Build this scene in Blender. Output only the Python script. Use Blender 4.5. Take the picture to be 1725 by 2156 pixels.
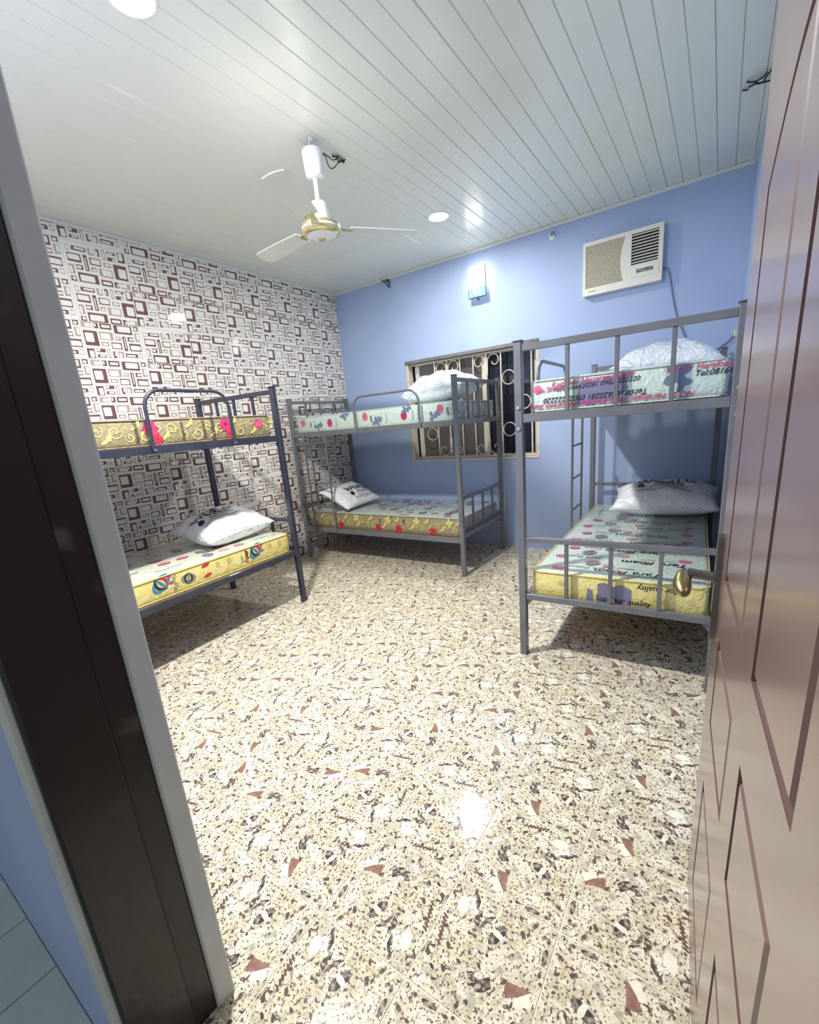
import bpy, bmesh, math, random
from mathutils import Vector, Matrix

random.seed(7)
for o in list(bpy.data.objects):
    bpy.data.objects.remove(o)
S = bpy.context.scene
COL = S.collection
PI = math.pi

# ------------------------------------------------------------------ camera
cam_d = bpy.data.cameras.new('camera')
cam = bpy.data.objects.new('camera', cam_d)
COL.objects.link(cam)
_yaw, _pit, _rol = 0.6150, -0.2500, -0.0861
_f = Vector((-math.sin(_yaw) * math.cos(_pit), math.cos(_yaw) * math.cos(_pit), math.sin(_pit)))
_r = Vector((math.cos(_yaw), math.sin(_yaw), 0))
_u = _r.cross(_f)
_c, _s = math.cos(_rol), math.sin(_rol)
_r2, _u2 = _c * _r + _s * _u, -_s * _r + _c * _u
cam.matrix_world = Matrix(((_r2.x, _u2.x, -_f.x, 0.5561), (_r2.y, _u2.y, -_f.y, -0.9026),
                           (_r2.z, _u2.z, -_f.z, 1.3564), (0, 0, 0, 1)))
cam_d.sensor_fit = 'HORIZONTAL'
cam_d.sensor_width = 36.0
cam_d.lens = 931.74 / 1725 * 36.0
cam_d.shift_y = 52.4 / 1725
cam_d.clip_start = 0.02
S.camera = cam

# ------------------------------------------------------------------ world, exposure
W = bpy.data.worlds.new('world')
S.world = W
W.use_nodes = True
W.node_tree.nodes['Background'].inputs[0].default_value = (0.80, 0.88, 0.95, 1)
W.node_tree.nodes['Background'].inputs[1].default_value = 0.15
S.view_settings.view_transform = 'Standard'
S.view_settings.look = 'None'
S.view_settings.gamma = 1
S.view_settings.use_curve_mapping = False
S.view_settings.exposure = 1.42
LAMP = (800.0, 205.0)  # radiance of the lamp near the door and of the one by the window, dimmed to spare the blue wall
SCONCE = 2.0        # radiance of the bulb in the wall lamp


# ------------------------------------------------------------------ materials
def lin(c):
    c = c / 255.0
    return c / 12.92 if c <= 0.04045 else ((c + 0.055) / 1.055) ** 2.4


def rgb(r, g, b):
    return (lin(r), lin(g), lin(b), 1)


MATS = {}


def mat(name, col, rough=0.5, metal=0.0, coat=0.0, bump=None, spec=0.5, emit=None, trans=0.0, mottle=None, coatr=0.05):
    m = bpy.data.materials.new(name)
    m.use_nodes = True
    nt = m.node_tree
    b = nt.nodes['Principled BSDF']
    b.inputs['Base Color'].default_value = col
    b.inputs['Roughness'].default_value = rough
    b.inputs['Metallic'].default_value = metal
    b.inputs['Coat Weight'].default_value = coat
    b.inputs['Coat Roughness'].default_value = coatr
    b.inputs['Specular IOR Level'].default_value = spec
    b.inputs['Transmission Weight'].default_value = trans
    if emit:
        b.inputs['Emission Color'].default_value = emit[0]
        b.inputs['Emission Strength'].default_value = emit[1]
    if bump or mottle:
        tc = nt.nodes.new('ShaderNodeTexCoord')
    if bump:
        sc, st, dist = bump[:3]
        n = nt.nodes.new('ShaderNodeTexNoise')
        n.inputs['Scale'].default_value = sc
        n.inputs['Detail'].default_value = 4
        n.inputs['Distortion'].default_value = bump[3] if len(bump) > 3 else 0
        bp = nt.nodes.new('ShaderNodeBump')
        bp.inputs['Strength'].default_value = st
        bp.inputs['Distance'].default_value = dist
        nt.links.new(tc.outputs['Object'], n.inputs['Vector'])
        nt.links.new(n.outputs['Fac'], bp.inputs['Height'])
        nt.links.new(bp.outputs['Normal'], b.inputs['Normal'])
        if coat:
            nt.links.new(bp.outputs['Normal'], b.inputs['Coat Normal'])
    if mottle:
        sc, col2, lo, hi = mottle
        n = nt.nodes.new('ShaderNodeTexNoise')
        n.inputs['Scale'].default_value = sc
        n.inputs['Detail'].default_value = 5
        r = nt.nodes.new('ShaderNodeValToRGB')
        r.color_ramp.elements[0].position = lo
        r.color_ramp.elements[1].position = hi
        r.color_ramp.elements[0].color = col
        r.color_ramp.elements[1].color = col2
        nt.links.new(tc.outputs['Object'], n.inputs['Vector'])
        nt.links.new(n.outputs['Fac'], r.inputs['Fac'])
        nt.links.new(r.outputs['Color'], b.inputs['Base Color'])
    MATS[name] = m
    return m


mat('blue_paint', rgb(171, 188, 222), 0.62, spec=0.18, bump=(60, 0.2, 0.002), mottle=(2.2, rgb(177, 194, 226), 0.35, 0.7))
mat('grey_plaster', rgb(210, 210, 204), 0.6, bump=(70, 0.3, 0.002), mottle=(6, rgb(198, 200, 196), 0.35, 0.65))
mat('hall_floor', rgb(196, 206, 196), 0.4, mottle=(9, rgb(180, 192, 186), 0.3, 0.7))
mat('hall_grout', rgb(140, 152, 150), 0.8)
mat('pvc', rgb(230, 230, 220), 0.22, spec=0.5, mottle=(1.5, rgb(224, 225, 217), 0.3, 0.7))
mat('pvc_back', rgb(120, 122, 118), 0.6)
mat('pvc_trim', rgb(220, 222, 216), 0.3)
mat('frame_dark', rgb(27, 16, 20), 0.34, coat=0.15, bump=(30, 0.12, 0.002), mottle=(5, rgb(36, 24, 27), 0.4, 0.75))
mat('frame_worn', rgb(27, 16, 20), 0.4, coat=0.1, bump=(30, 0.12, 0.002), mottle=(7, rgb(86, 82, 78), 0.60, 0.72))
mat('door_brown', rgb(118, 92, 88), 0.34, coat=0.8, coatr=0.2, bump=(45, 0.08, 0.001), mottle=(3.5, rgb(126, 99, 94), 0.3, 0.7))
mat('groove_shade', rgb(92, 64, 66), 0.4)  # darker than the leaf: shadow in the grooves put into the colour
mat('brass', rgb(158, 142, 104), 0.30, metal=1)
mat('steel', rgb(128, 124, 116), 0.35, metal=1)
mat('steel_dark', rgb(70, 68, 66), 0.45, metal=0.8)
mat('bed_grey', rgb(104, 104, 108), 0.34, coat=0.3, bump=(40, 0.15, 0.001), mottle=(8, rgb(116, 116, 119), 0.4, 0.75))
mat('bed_dark', rgb(46, 46, 60), 0.34, coat=0.3, bump=(40, 0.15, 0.001), mottle=(8, rgb(58, 58, 72), 0.4, 0.75))
mat('bolt_zinc', rgb(190, 190, 188), 0.3, metal=0.9)
mat('plywood', rgb(150, 120, 88), 0.6, mottle=(10, rgb(132, 104, 74), 0.35, 0.65))
mat('white_plastic', rgb(236, 238, 240), 0.3, coat=0.2)
mat('ac_white', rgb(232, 229, 214), 0.35)
mat('ac_slat', rgb(214, 205, 182), 0.45)
mat('ac_gap', rgb(150, 142, 120), 0.7)
mat('ac_dark', rgb(22, 22, 26), 0.6)
mat('ac_display', rgb(96, 94, 92), 0.25, mottle=(60, rgb(150, 146, 140), 0.45, 0.6))
mat('cable_grey', rgb(120, 130, 146), 0.5)
mat('cable_black', rgb(30, 26, 32), 0.5)
mat('gold', rgb(226, 212, 164), 0.25, metal=0.9)
mat('chrome', rgb(220, 222, 224), 0.12, metal=1)
mat('cream_metal', rgb(226, 214, 196), 0.4, mottle=(14, rgb(206, 190, 168), 0.45, 0.75))
mat('sash_white', rgb(222, 218, 204), 0.4)
mat('lintel_shade_grey', rgb(126, 124, 124), 0.6, mottle=(8, rgb(108, 98, 92), 0.4, 0.7))  # shade under the window head, painted as grey
mat('glass_dark', rgb(34, 38, 52), 0.06, spec=0.7)
mat('glass_bronze', rgb(104, 98, 98), 0.12, spec=0.6, mottle=(4, rgb(92, 88, 86), 0.35, 0.7))
mat('lamp_face', (1, 1, 1, 1), 0.4, emit=((1.0, 0.992, 0.975, 1), LAMP[0]))
mat('lamp_face_weak', (1, 1, 1, 1), 0.4, emit=((1.0, 0.992, 0.975, 1), LAMP[1]))
mat('bulb_face', (1, 1, 1, 1), 0.4, emit=((1.0, 0.96, 0.86, 1), SCONCE))
mat('lit_glass', (1, 1, 1, 1), 0.3, emit=((1.0, 0.99, 0.97, 1), 1.5))
mat('clear_glass', rgb(150, 186, 206), 0.08, spec=0.8)
mat('etch', rgb(236, 246, 248), 0.4)
mat('grout', rgb(238, 231, 210), 0.6)
mat('tile_white', rgb(236, 233, 226), 0.06, coat=0.0)
mat('tile_brown', rgb(128, 94, 86), 0.06, coat=0.0, mottle=(40, rgb(112, 82, 78), 0.35, 0.7))
mat('tile_tan', rgb(188, 170, 150), 0.06, coat=0.0, mottle=(40, rgb(178, 162, 144), 0.35, 0.7))
mat('tile_joint', rgb(216, 212, 204), 0.8)
PL = (20, 0.85, 0.010, 1.6)     # crinkled plastic wrap
mat('wrap_yellow', rgb(238, 222, 142), 0.35, coat=1, bump=PL, mottle=(7, rgb(226, 206, 116), 0.4, 0.7))
mat('wrap_pale', rgb(208, 222, 206), 0.35, coat=1, bump=PL, mottle=(7, rgb(196, 212, 198), 0.4, 0.7))
mat('wrap_cream', rgb(226, 228, 204), 0.35, coat=1, bump=PL, mottle=(7, rgb(214, 220, 196), 0.4, 0.7))
mat('wrap_khaki', rgb(156, 142, 106), 0.35, coat=1, bump=PL, mottle=(30, rgb(138, 124, 92), 0.4, 0.7))
mat('wrap_mauve', rgb(150, 144, 158), 0.35, coat=1, bump=PL, mottle=(9, rgb(178, 176, 180), 0.4, 0.7))
mat('pillow_white', rgb(236, 238, 236), 0.35, coat=0.7, bump=(11, 0.9, 0.016, 2.0))
mat('pillow_clear', rgb(228, 232, 240), 0.25, coat=1, bump=(11, 1.0, 0.02, 2.4))
mat('ink_black', rgb(34, 32, 44), 0.4, coat=0.6)
mat('ink_grey', rgb(122, 124, 126), 0.4, coat=0.6)
mat('ink_faint', rgb(176, 186, 176), 0.4, coat=0.6)
mat('ink_pink', rgb(200, 52, 108), 0.4, coat=0.6)
mat('ink_red', rgb(196, 44, 62), 0.4, coat=0.6)
mat('ink_rose', rgb(212, 122, 142), 0.4, coat=0.6)
mat('ink_blue', rgb(104, 124, 152), 0.4, coat=0.6)
mat('ink_teal', rgb(44, 132, 168), 0.4, coat=0.6)
mat('ink_violet', rgb(122, 118, 146), 0.4, coat=0.6)
mat('ink_yellow', rgb(208, 192, 118), 0.4, coat=0.6)
mat('ink_maroon', rgb(130, 40, 66), 0.4, coat=0.6)
mat('ink_buff', rgb(206, 190, 130), 0.4, coat=0.6)
mat('print_tri', rgb(160, 122, 106), 0.14, mottle=(60, rgb(134, 98, 86), 0.4, 0.65))
mat('print_dark', rgb(78, 64, 64), 0.10, mottle=(60, rgb(186, 174, 156), 0.46, 0.68))
mat('print_brown', rgb(114, 86, 78), 0.10, mottle=(60, rgb(104, 84, 80), 0.4, 0.65))
mat('print_white', rgb(242, 240, 220), 0.14, mottle=(40, rgb(232, 226, 198), 0.45, 0.65))
mat('print_grey', rgb(170, 164, 152), 0.14, mottle=(50, rgb(200, 194, 176), 0.4, 0.7))


def floor_material():
    m = bpy.data.materials.new('floor_tile')
    m.use_nodes = True
    nt = m.node_tree
    N, K = nt.nodes.new, nt.links.new
    b = nt.nodes['Principled BSDF']
    tc = N('ShaderNodeTexCoord')

    def noise(scale, det, dist=0.0, rough=0.5):
        n = N('ShaderNodeTexNoise')
        n.inputs['Scale'].default_value = scale
        n.inputs['Detail'].default_value = det
        n.inputs['Distortion'].default_value = dist
        n.inputs['Roughness'].default_value = rough
        K(tc.outputs['Object'], n.inputs['Vector'])
        return n

    def ramp(src, stops):
        r = N('ShaderNodeValToRGB')
        e = r.color_ramp.elements
        e[0].position, e[0].color = stops[0]
        e[1].position, e[1].color = stops[-1]
        for p, c in stops[1:-1]:
            x = e.new(p)
            x.color = c
        K(src, r.inputs['Fac'])
        return r.outputs['Color']

    def mix(a, bb, fac):
        x = N('ShaderNodeMix')
        x.data_type = 'RGBA'
        K(fac, x.inputs['Factor'])
        if isinstance(a, tuple):
            x.inputs['A'].default_value = a
        else:
            K(a, x.inputs['A'])
        if isinstance(bb, tuple):
            x.inputs['B'].default_value = bb
        else:
            K(bb, x.inputs['B'])
        return x.outputs['Result']
    k, w = (0, 0, 0, 1), (1, 1, 1, 1)
    soft = ramp(noise(7, 3, 0.8).outputs['Fac'], [(0.50, k), (0.66, (0.34, 0.34, 0.34, 1))])
    haze = ramp(noise(22, 4, 0.6).outputs['Fac'], [(0.52, k), (0.68, (0.6, 0.6, 0.6, 1))])
    base = ramp(noise(14, 3).outputs['Fac'], [(0.30, rgb(244, 238, 216)), (0.48, rgb(232, 223, 196)), (0.66, rgb(204, 191, 158))])
    base = mix(base, rgb(226, 210, 158), soft)
    base = mix(base, rgb(186, 172, 152), haze)
    pale = ramp(noise(30, 3, 0.6).outputs['Fac'], [(0.55, k), (0.66, w)])
    c = mix(base, rgb(246, 244, 226), pale)
    tan = ramp(noise(75, 2, 0.4).outputs['Fac'], [(0.54, k), (0.62, (0.7, 0.7, 0.7, 1))])
    c = mix(c, rgb(190, 176, 150), tan)
    spk = ramp(noise(130, 2, 0.2, 0.6).outputs['Fac'], [(0.56, k), (0.62, w)])
    c = mix(c, rgb(112, 92, 84), spk)
    big = ramp(noise(48, 3, 0.5).outputs['Fac'], [(0.585, k), (0.645, w)])
    c = mix(c, rgb(96, 78, 74), big)
    K(c, b.inputs['Base Color'])
    b.inputs['Roughness'].default_value = 0.10
    b.inputs['Specular IOR Level'].default_value = 0.5
    bp = N('ShaderNodeBump')
    bp.inputs['Strength'].default_value = 0.10
    bp.inputs['Distance'].default_value = 0.002
    K(noise(55, 3).outputs['Fac'], bp.inputs['Height'])
    K(bp.outputs['Normal'], b.inputs['Normal'])
    MATS['floor_tile'] = m


floor_material()


# ------------------------------------------------------------------ mesh helpers
class MB:
    def __init__(self):
        self.v, self.f, self.m = [], [], []

    def add(self, vs, fs, mi=0):
        o = len(self.v)
        self.v += [tuple(x) for x in vs]
        for q in fs:
            self.f.append(tuple(i + o for i in q))
            self.m.append(mi)
        return self

    def box(self, x0, x1, y0, y1, z0, z1, bev=0.0, mi=0):
        if bev <= 0:
            vs = [(x, y, z) for z in (z0, z1) for y in (y0, y1) for x in (x0, x1)]
            return self.add(vs, [(0, 2, 3, 1), (4, 5, 7, 6), (0, 1, 5, 4), (2, 6, 7, 3), (0, 4, 6, 2), (1, 3, 7, 5)], mi)
        bm = bmesh.new()
        bmesh.ops.create_cube(bm, size=1)
        for v in bm.verts:
            v.co = Vector(((x0 + x1) / 2 + v.co.x * (x1 - x0), (y0 + y1) / 2 + v.co.y * (y1 - y0), (z0 + z1) / 2 + v.co.z * (z1 - z0)))
        bmesh.ops.bevel(bm, geom=bm.edges[:], offset=bev, segments=1, affect='EDGES')
        self.bm(bm, mi)
        return self

    def bm(self, bm, mi=0):
        bm.verts.index_update()
        self.add([v.co[:] for v in bm.verts], [[v.index for v in f.verts] for f in bm.faces], mi)
        bm.free()

    def tube(self, pts, r, n=8, mi=0, cap=True):
        pts = [Vector(p) for p in pts]
        rr = r if isinstance(r, (list, tuple)) else [r] * len(pts)
        t0 = (pts[1] - pts[0]).normalized()
        a = t0.orthogonal().normalized()
        rings = []
        for i, p in enumerate(pts):
            if i == 0:
                t = (pts[1] - p)
            elif i == len(pts) - 1:
                t = p - pts[i - 1]
            else:
                t = (pts[i + 1] - p).normalized() + (p - pts[i - 1]).normalized()
            t.normalize()
            a = (a - t * a.dot(t))
            if a.length < 1e-6:
                a = t.orthogonal()
            a.normalize()
            b = t.cross(a)
            rings.append([p + (a * math.cos(2 * PI * k / n) + b * math.sin(2 * PI * k / n)) * rr[i] for k in range(n)])
        vs = [v for ring in rings for v in ring]
        fs = [(i * n + k, i * n + (k + 1) % n, (i + 1) * n + (k + 1) % n, (i + 1) * n + k) for i in range(len(pts) - 1) for k in range(n)]
        if cap:
            fs += [tuple(range(n))[::-1], tuple((len(pts) - 1) * n + k for k in range(n))]
        return self.add(vs, fs, mi)

    def lathe(self, prof, cx=0, cy=0, n=28, mi=0):
        vs = [(cx + r * math.cos(2 * PI * k / n), cy + r * math.sin(2 * PI * k / n), z) for r, z in prof for k in range(n)]
        fs = [(i * n + k, i * n + (k + 1) % n, (i + 1) * n + (k + 1) % n, (i + 1) * n + k) for i in range(len(prof) - 1) for k in range(n)]
        return self.add(vs, fs, mi)

    def prism(self, poly, d0, d1, fn, mi=0):
        """poly (2D, ccw) extruded between depths d0 and d1; fn(a, b, d) -> xyz"""
        n = len(poly)
        vs = [fn(a, b, d0) for a, b in poly] + [fn(a, b, d1) for a, b in poly]
        fs = [tuple(range(n))[::-1], tuple(range(n, 2 * n))] + [(k, (k + 1) % n, n + (k + 1) % n, n + k) for k in range(n)]
        return self.add(vs, fs, mi)

    def mesh(self, name, mats):
        me = bpy.data.meshes.new(name)
        me.from_pydata(self.v, [], self.f)
        for k in mats:
            me.materials.append(MATS[k])
        me.polygons.foreach_set('material_index', self.m)
        me.update()
        return me

    def build(self, name, mats, parent=None, smooth=False, fix=True):
        if isinstance(mats, str):
            mats = [mats]
        me = self.mesh(name, mats)
        if fix:
            bm = bmesh.new()
            bm.from_mesh(me)
            bmesh.ops.recalc_face_normals(bm, faces=bm.faces[:])
            bm.to_mesh(me)
            bm.free()
        if smooth:
            me.polygons.foreach_set('use_smooth', [True] * len(me.polygons))
            if smooth != 'all':
                me.set_sharp_from_angle(angle=math.radians(38))
        return link(name, me, parent)


def link(name, me, parent=None):
    o = bpy.data.objects.new(name, me)
    COL.objects.link(o)
    if parent:
        o.parent = parent
    return o


def empty(name, loc=(0, 0, 0), rz=0.0):
    o = bpy.data.objects.new(name, None)
    COL.objects.link(o)
    o.location = loc
    o.rotation_euler = (0, 0, rz)
    o.empty_display_size = 0.1
    return o


def tag(o, label=None, cat=None, group=None, kind=None):
    if label:
        o['label'] = label
    if cat:
        o['category'] = cat
    if group:
        o['group'] = group
    if kind:
        o['kind'] = kind
    return o


def struct(o):
    o['kind'] = 'structure'
    return o


_tcache = {}


def text2d(body, bold=0.0, shear=0.0):
    key = (body, bold, shear)
    if key in _tcache:
        return _tcache[key]
    cu = bpy.data.curves.new('lettering', 'FONT')
    cu.body = body
    cu.size = 1
    cu.shear = shear
    cu.offset = bold
    cu.resolution_u = 3
    cu.fill_mode = 'FRONT'
    o = bpy.data.objects.new('lettering_source', cu)
    COL.objects.link(o)
    dg = bpy.context.evaluated_depsgraph_get()
    me = bpy.data.meshes.new_from_object(o.evaluated_get(dg))
    vs = [(v.co.x, v.co.y) for v in me.vertices]
    fs = [tuple(p.vertices) for p in me.polygons]
    bpy.data.objects.remove(o)
    bpy.data.curves.remove(cu)
    bpy.data.meshes.remove(me)
    x1 = max(a for a, b in vs)
    if bold and (max(abs(b) for a, b in vs) > 1.3 or x1 > len(body) * 1.1 or min(a for a, b in vs) < -0.5):
        return text2d(body, 0.0, shear)
    _tcache[key] = (vs, fs, x1)
    return _tcache[key]


# ------------------------------------------------------------------ flat print on surfaces
class Print:
    """2D shapes collected in panel coordinates (s right, t up)"""
    def __init__(self):
        self.items = []

    def poly(self, pts, m):
        self.items.append((list(pts), [tuple(range(len(pts)))], m))

    def ell(self, s, t, a, b, m, rot=0, n=18):
        c, q = math.cos(rot), math.sin(rot)
        self.poly([(s + a * math.cos(2 * PI * k / n) * c - b * math.sin(2 * PI * k / n) * q,
                    t + a * math.cos(2 * PI * k / n) * q + b * math.sin(2 * PI * k / n) * c) for k in range(n)], m)

    def ribbon(self, pts, w, m):
        n = len(pts)
        L, R = [], []
        for i, (x, y) in enumerate(pts):
            x0, y0 = pts[max(i - 1, 0)]
            x1, y1 = pts[min(i + 1, n - 1)]
            dx, dy = x1 - x0, y1 - y0
            l = math.hypot(dx, dy) or 1
            ww = w[i] if isinstance(w, (list, tuple)) else w
            L.append((x - dy / l * ww / 2, y + dx / l * ww / 2))
            R.append((x + dy / l * ww / 2, y - dx / l * ww / 2))
        vs = L + R
        self.items.append((vs, [(i, i + 1, n + i + 1, n + i) for i in range(n - 1)], m))

    def text(self, body, s, t, size, m, rot=0.0, bold=0.01, shear=0.25, center=True, sx=1.0):
        vs, fs, w = text2d(body, bold, shear)
        c, q = math.cos(rot), math.sin(rot)
        ox = w / 2 if center else 0
        out = []
        for x, y in vs:
            x, y = (x - ox) * size * sx, (y - 0.33) * size
            out.append((s + x * c - y * q, t + x * q + y * c))
        self.items.append((out, fs, m))

    def swirl(self, s, t, r, m, w, flip=1, rot=0, turns=1.4):
        pts = []
        n = 26
        for i in range(n):
            k = i / (n - 1)
            a = rot + flip * (k * turns * 2 * PI)
            rad = r * (1 - 0.86 * k)
            pts.append((s + rad * math.cos(a), t + rad * math.sin(a)))
        self.ribbon(pts, [w * (0.5 + 0.9 * math.sin(PI * i / (n - 1))) for i in range(n)], m)

    def stem(self, s0, t0, s1, t1, bow, m, w):
        pts = []
        for i in range(12):
            k = i / 11
            pts.append((s0 + (s1 - s0) * k - (t1 - t0) * bow * math.sin(PI * k), t0 + (t1 - t0) * k + (s1 - s0) * bow * math.sin(PI * k)))
        self.ribbon(pts, w, m)

    def flower(self, s, t, r, m, m2, n=5, rot=0):
        for k in range(n):
            a = rot + 2 * PI * k / n
            self.ell(s + 0.55 * r * math.cos(a), t + 0.55 * r * math.sin(a), 0.5 * r, 0.36 * r, m, a)
        self.ell(s, t, 0.28 * r, 0.28 * r, m2)

    def badge(self, s, t, a, b, m, m2):
        self.ell(s, t, a, b, m)
        for k in (-0.45, 0, 0.45):
            self.ell(s + a * k, t, a * 0.1, b * 0.62, m2)

    def ball(self, s, t, r, cols, rot=0, flat=0.8):
        """striped fan"""
        for i, c in enumerate(cols):
            a0 = (i - (len(cols) - 1) / 2) * 0.42
            pts = []
            for k in range(9):
                q = -1 + 2 * k / 8
                x = r * math.sin(a0) * math.cos(q * PI / 2) * 1.3
                y = r * q * flat
                pts.append((s + x * math.cos(rot) - y * math.sin(rot), t + x * math.sin(rot) + y * math.cos(rot)))
            self.ribbon(pts, [0.26 * r * (0.25 + math.sin(PI * k / 8)) for k in range(9)], c)

    def build(self, name, fn, parent, base=0.0012, step=0.00006, kind=None):
        """fn(s, t, h) -> local xyz"""
        mats = []
        mb = MB()
        for i, (vs, fs, m) in enumerate(self.items):
            if m not in mats:
                mats.append(m)
            mb.add([fn(a, b, base + step * i) for a, b in vs], fs, mats.index(m))
        return tag(mb.build(name, mats, parent, fix=False), kind='stuff')


# ================================================================== THE ROOM
XL, YB, YF, H = -3.291, 3.446, -0.547, 2.900
YO = -0.775                       # hall side of the door wall


def xr(y):                        # right wall runs very slightly out of square
    return 0.640 + 0.025 * (YB - y)


# ---- floor: grout bed + 30 cm printed tiles
fl = struct(MB().box(XL - 0.15, 1.0, YO, YB + 0.2, -0.06, -0.002).build('floor', 'grout'))


def floor_tile_mesh():
    mb = MB()
    h = 0.1481
    mb.box(-h, h, -h, h, -0.008, 0.0, 0.0008, 0)
    P = Print()
    q = lambda u, v: ((u - 0.5) * 0.298, (v - 0.5) * 0.298)
    rnd = random.Random(3)

    def blob(u, v, a, b, m, rot=0, jag=0.18, n=12):
        pts = []
        for k in range(n):
            an = 2 * PI * k / n
            j = 1 + rnd.uniform(-jag, jag)
            x, y = a * math.cos(an) * j, b * math.sin(an) * j
            pts.append(q(u + x * math.cos(rot) - y * math.sin(rot), v + x * math.sin(rot) + y * math.cos(rot)))
        P.poly(pts, m)
    blob(0.64, 0.89, 0.085, 0.05, 'print_white', -0.7)
    P.poly([q(0.555, 0.94), q(0.585, 0.735), q(0.64, 0.735), q(0.70, 0.767), q(0.645, 0.85)], 'print_tri')
    # oval shell with a pale middle
    blob(0.31, 0.535, 0.105, 0.05, 'print_dark', -0.35, 0.1)
    blob(0.305, 0.54, 0.026, 0.058, 'print_white', -0.35, 0.2)
    # leaf streak
    for k in range(4):
        blob(0.21 + 0.045 * k, 0.425 - 0.02 * k, 0.055, 0.012, 'print_dark', -0.9 + 0.1 * k, 0.25)
    # dark cluster
    for k in range(5):
        blob(0.05 + 0.042 * k, 0.22 + 0.026 * k + rnd.uniform(-.02, .02), 0.034, 0.017, 'print_dark', 0.9 + rnd.uniform(-.5, .5), 0.3)
    blob(0.23, 0.15, 0.085, 0.055, 'print_white', 0.3, 0.12)
    # hoof
    P.poly([q(0.632, 0.605), q(0.70, 0.648), q(0.752, 0.61), q(0.80, 0.53), q(0.765, 0.545), q(0.775, 0.455), q(0.735, 0.51), q(0.69, 0.47), q(0.695, 0.535)], 'print_dark')
    blob(0.745, 0.545, 0.03, 0.018, 'print_grey', -0.8)
    blob(0.86, 0.55, 0.046, 0.03, 'print_grey', 0.2)
    blob(0.55, 0.66, 0.035, 0.026, 'print_grey', 0.9)
    # comb
    for k in range(7):
        u, v = 0.40 + 0.038 * k, 0.035 + 0.010 * k
        blob(u, v + 0.012, 0.010, 0.034, 'print_brown', -0.5, 0.2)
    blob(0.51, 0.078, 0.14, 0.008, 'print_brown', 0.26, 0.2)
    for (u, v, a, b, m, r) in [(0.467, 0.214, 0.02, 0.016, 'print_dark', 0), (0.485, 0.13, 0.024, 0.014, 'print_dark', 0.4),
                               (0.602, 0.191, 0.03, 0.02, 'print_brown', 0.7), (0.26, 0.955, 0.065, 0.026, 'print_dark', 0.2),
                               (0.385, 0.73, 0.062, 0.028, 'print_grey', -0.6), (0.40, 0.70, 0.03, 0.016, 'print_dark', -0.6),
                               (0.168, 0.775, 0.022, 0.015, 'print_brown', 0), (0.413, 0.955, 0.022, 0.016, 'print_brown', 0),
                               (0.065, 0.67, 0.03, 0.015, 'print_brown', 0.5), (0.094, 0.582, 0.02, 0.017, 'print_dark', 0),
                               (0.9, 0.25, 0.035, 0.02, 'print_grey', 0.6), (0.82, 0.15, 0.03, 0.014, 'print_dark', 1.1),
                               (0.72, 0.30, 0.04, 0.018, 'print_grey', 0.3), (0.93, 0.78, 0.03, 0.014, 'print_dark', 0.8),
                               (0.83, 0.88, 0.026, 0.018, 'print_brown', 0.2), (0.88, 0.40, 0.022, 0.012, 'print_dark', -0.5),
                               (0.42, 0.36, 0.026, 0.015, 'print_dark', 1.2), (0.56, 0.38, 0.02, 0.012, 'print_brown', 0.3),
                               (0.12, 0.90, 0.03, 0.013, 'print_dark', -0.3), (0.50, 0.52, 0.018, 0.012, 'print_dark', 0.6)]:
        blob(u, v, a, b, m, r, 0.22, 9)
    mats = ['floor_tile']
    for i, (vs, fs, m) in enumerate(P.items):
        if m not in mats:
            mats.append(m)
        mb.add([(a, b, 0.00005 + 0.000004 * i) for a, b in vs], fs, mats.index(m))
    me = mb.mesh('floor_tile', mats)
    bm = bmesh.new()
    bm.from_mesh(me)
    for f in bm.faces:
        f.normal_update()
        if f.normal.z < -0.5 and f.calc_center_median().z > -0.004:
            f.normal_flip()
    bm.to_mesh(me)
    bm.free()
    return me


def cut_mesh(me, mtx, planes):
    """copy of me trimmed by world-space planes given as (point, outward normal)"""
    bm = bmesh.new()
    bm.from_mesh(me)
    inv = mtx.inverted()
    for p, n in planes:
        lp = inv @ Vector(p)
        ln = (inv.to_3x3() @ Vector(n)).normalized()
        bmesh.ops.bisect_plane(bm, geom=bm.verts[:] + bm.edges[:] + bm.faces[:], plane_co=lp, plane_no=ln, clear_outer=True)
    m2 = me.copy()
    bm.to_mesh(m2)
    bm.free()
    return m2


tile_me = floor_tile_mesh()
rr = random.Random(11)
for i in range(-11, 3):
    for j in range(-3, 12):
        x, y = (i + 0.5) * 0.3, (j + 0.5) * 0.3
        if y + 0.15 < YO or y - 0.15 > YB or x + 0.15 < XL or x - 0.15 > xr(y):
            continue
        mtx = Matrix.Translation((x, y, 0)) @ Matrix.Rotation(rr.choice((0, 1, 2, 3)) * PI / 2, 4, 'Z')
        pl = []
        if x - 0.15 < XL:
            pl.append(((XL, 0, 0), (-1, 0, 0)))
        if x + 0.15 > xr(y + 0.15):
            pl.append(((xr(y), y, 0), (1, 0.025, 0)))
        if y + 0.15 > YB:
            pl.append(((0, YB, 0), (0, 1, 0)))
        if y - 0.15 < YO:
            pl.append(((0, YO, 0), (0, -1, 0)))
        me = cut_mesh(tile_me, mtx, pl) if pl else tile_me
        if len(me.polygons) == 0:
            continue
        o = link('tile', me, fl)
        o.matrix_local = mtx

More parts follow.
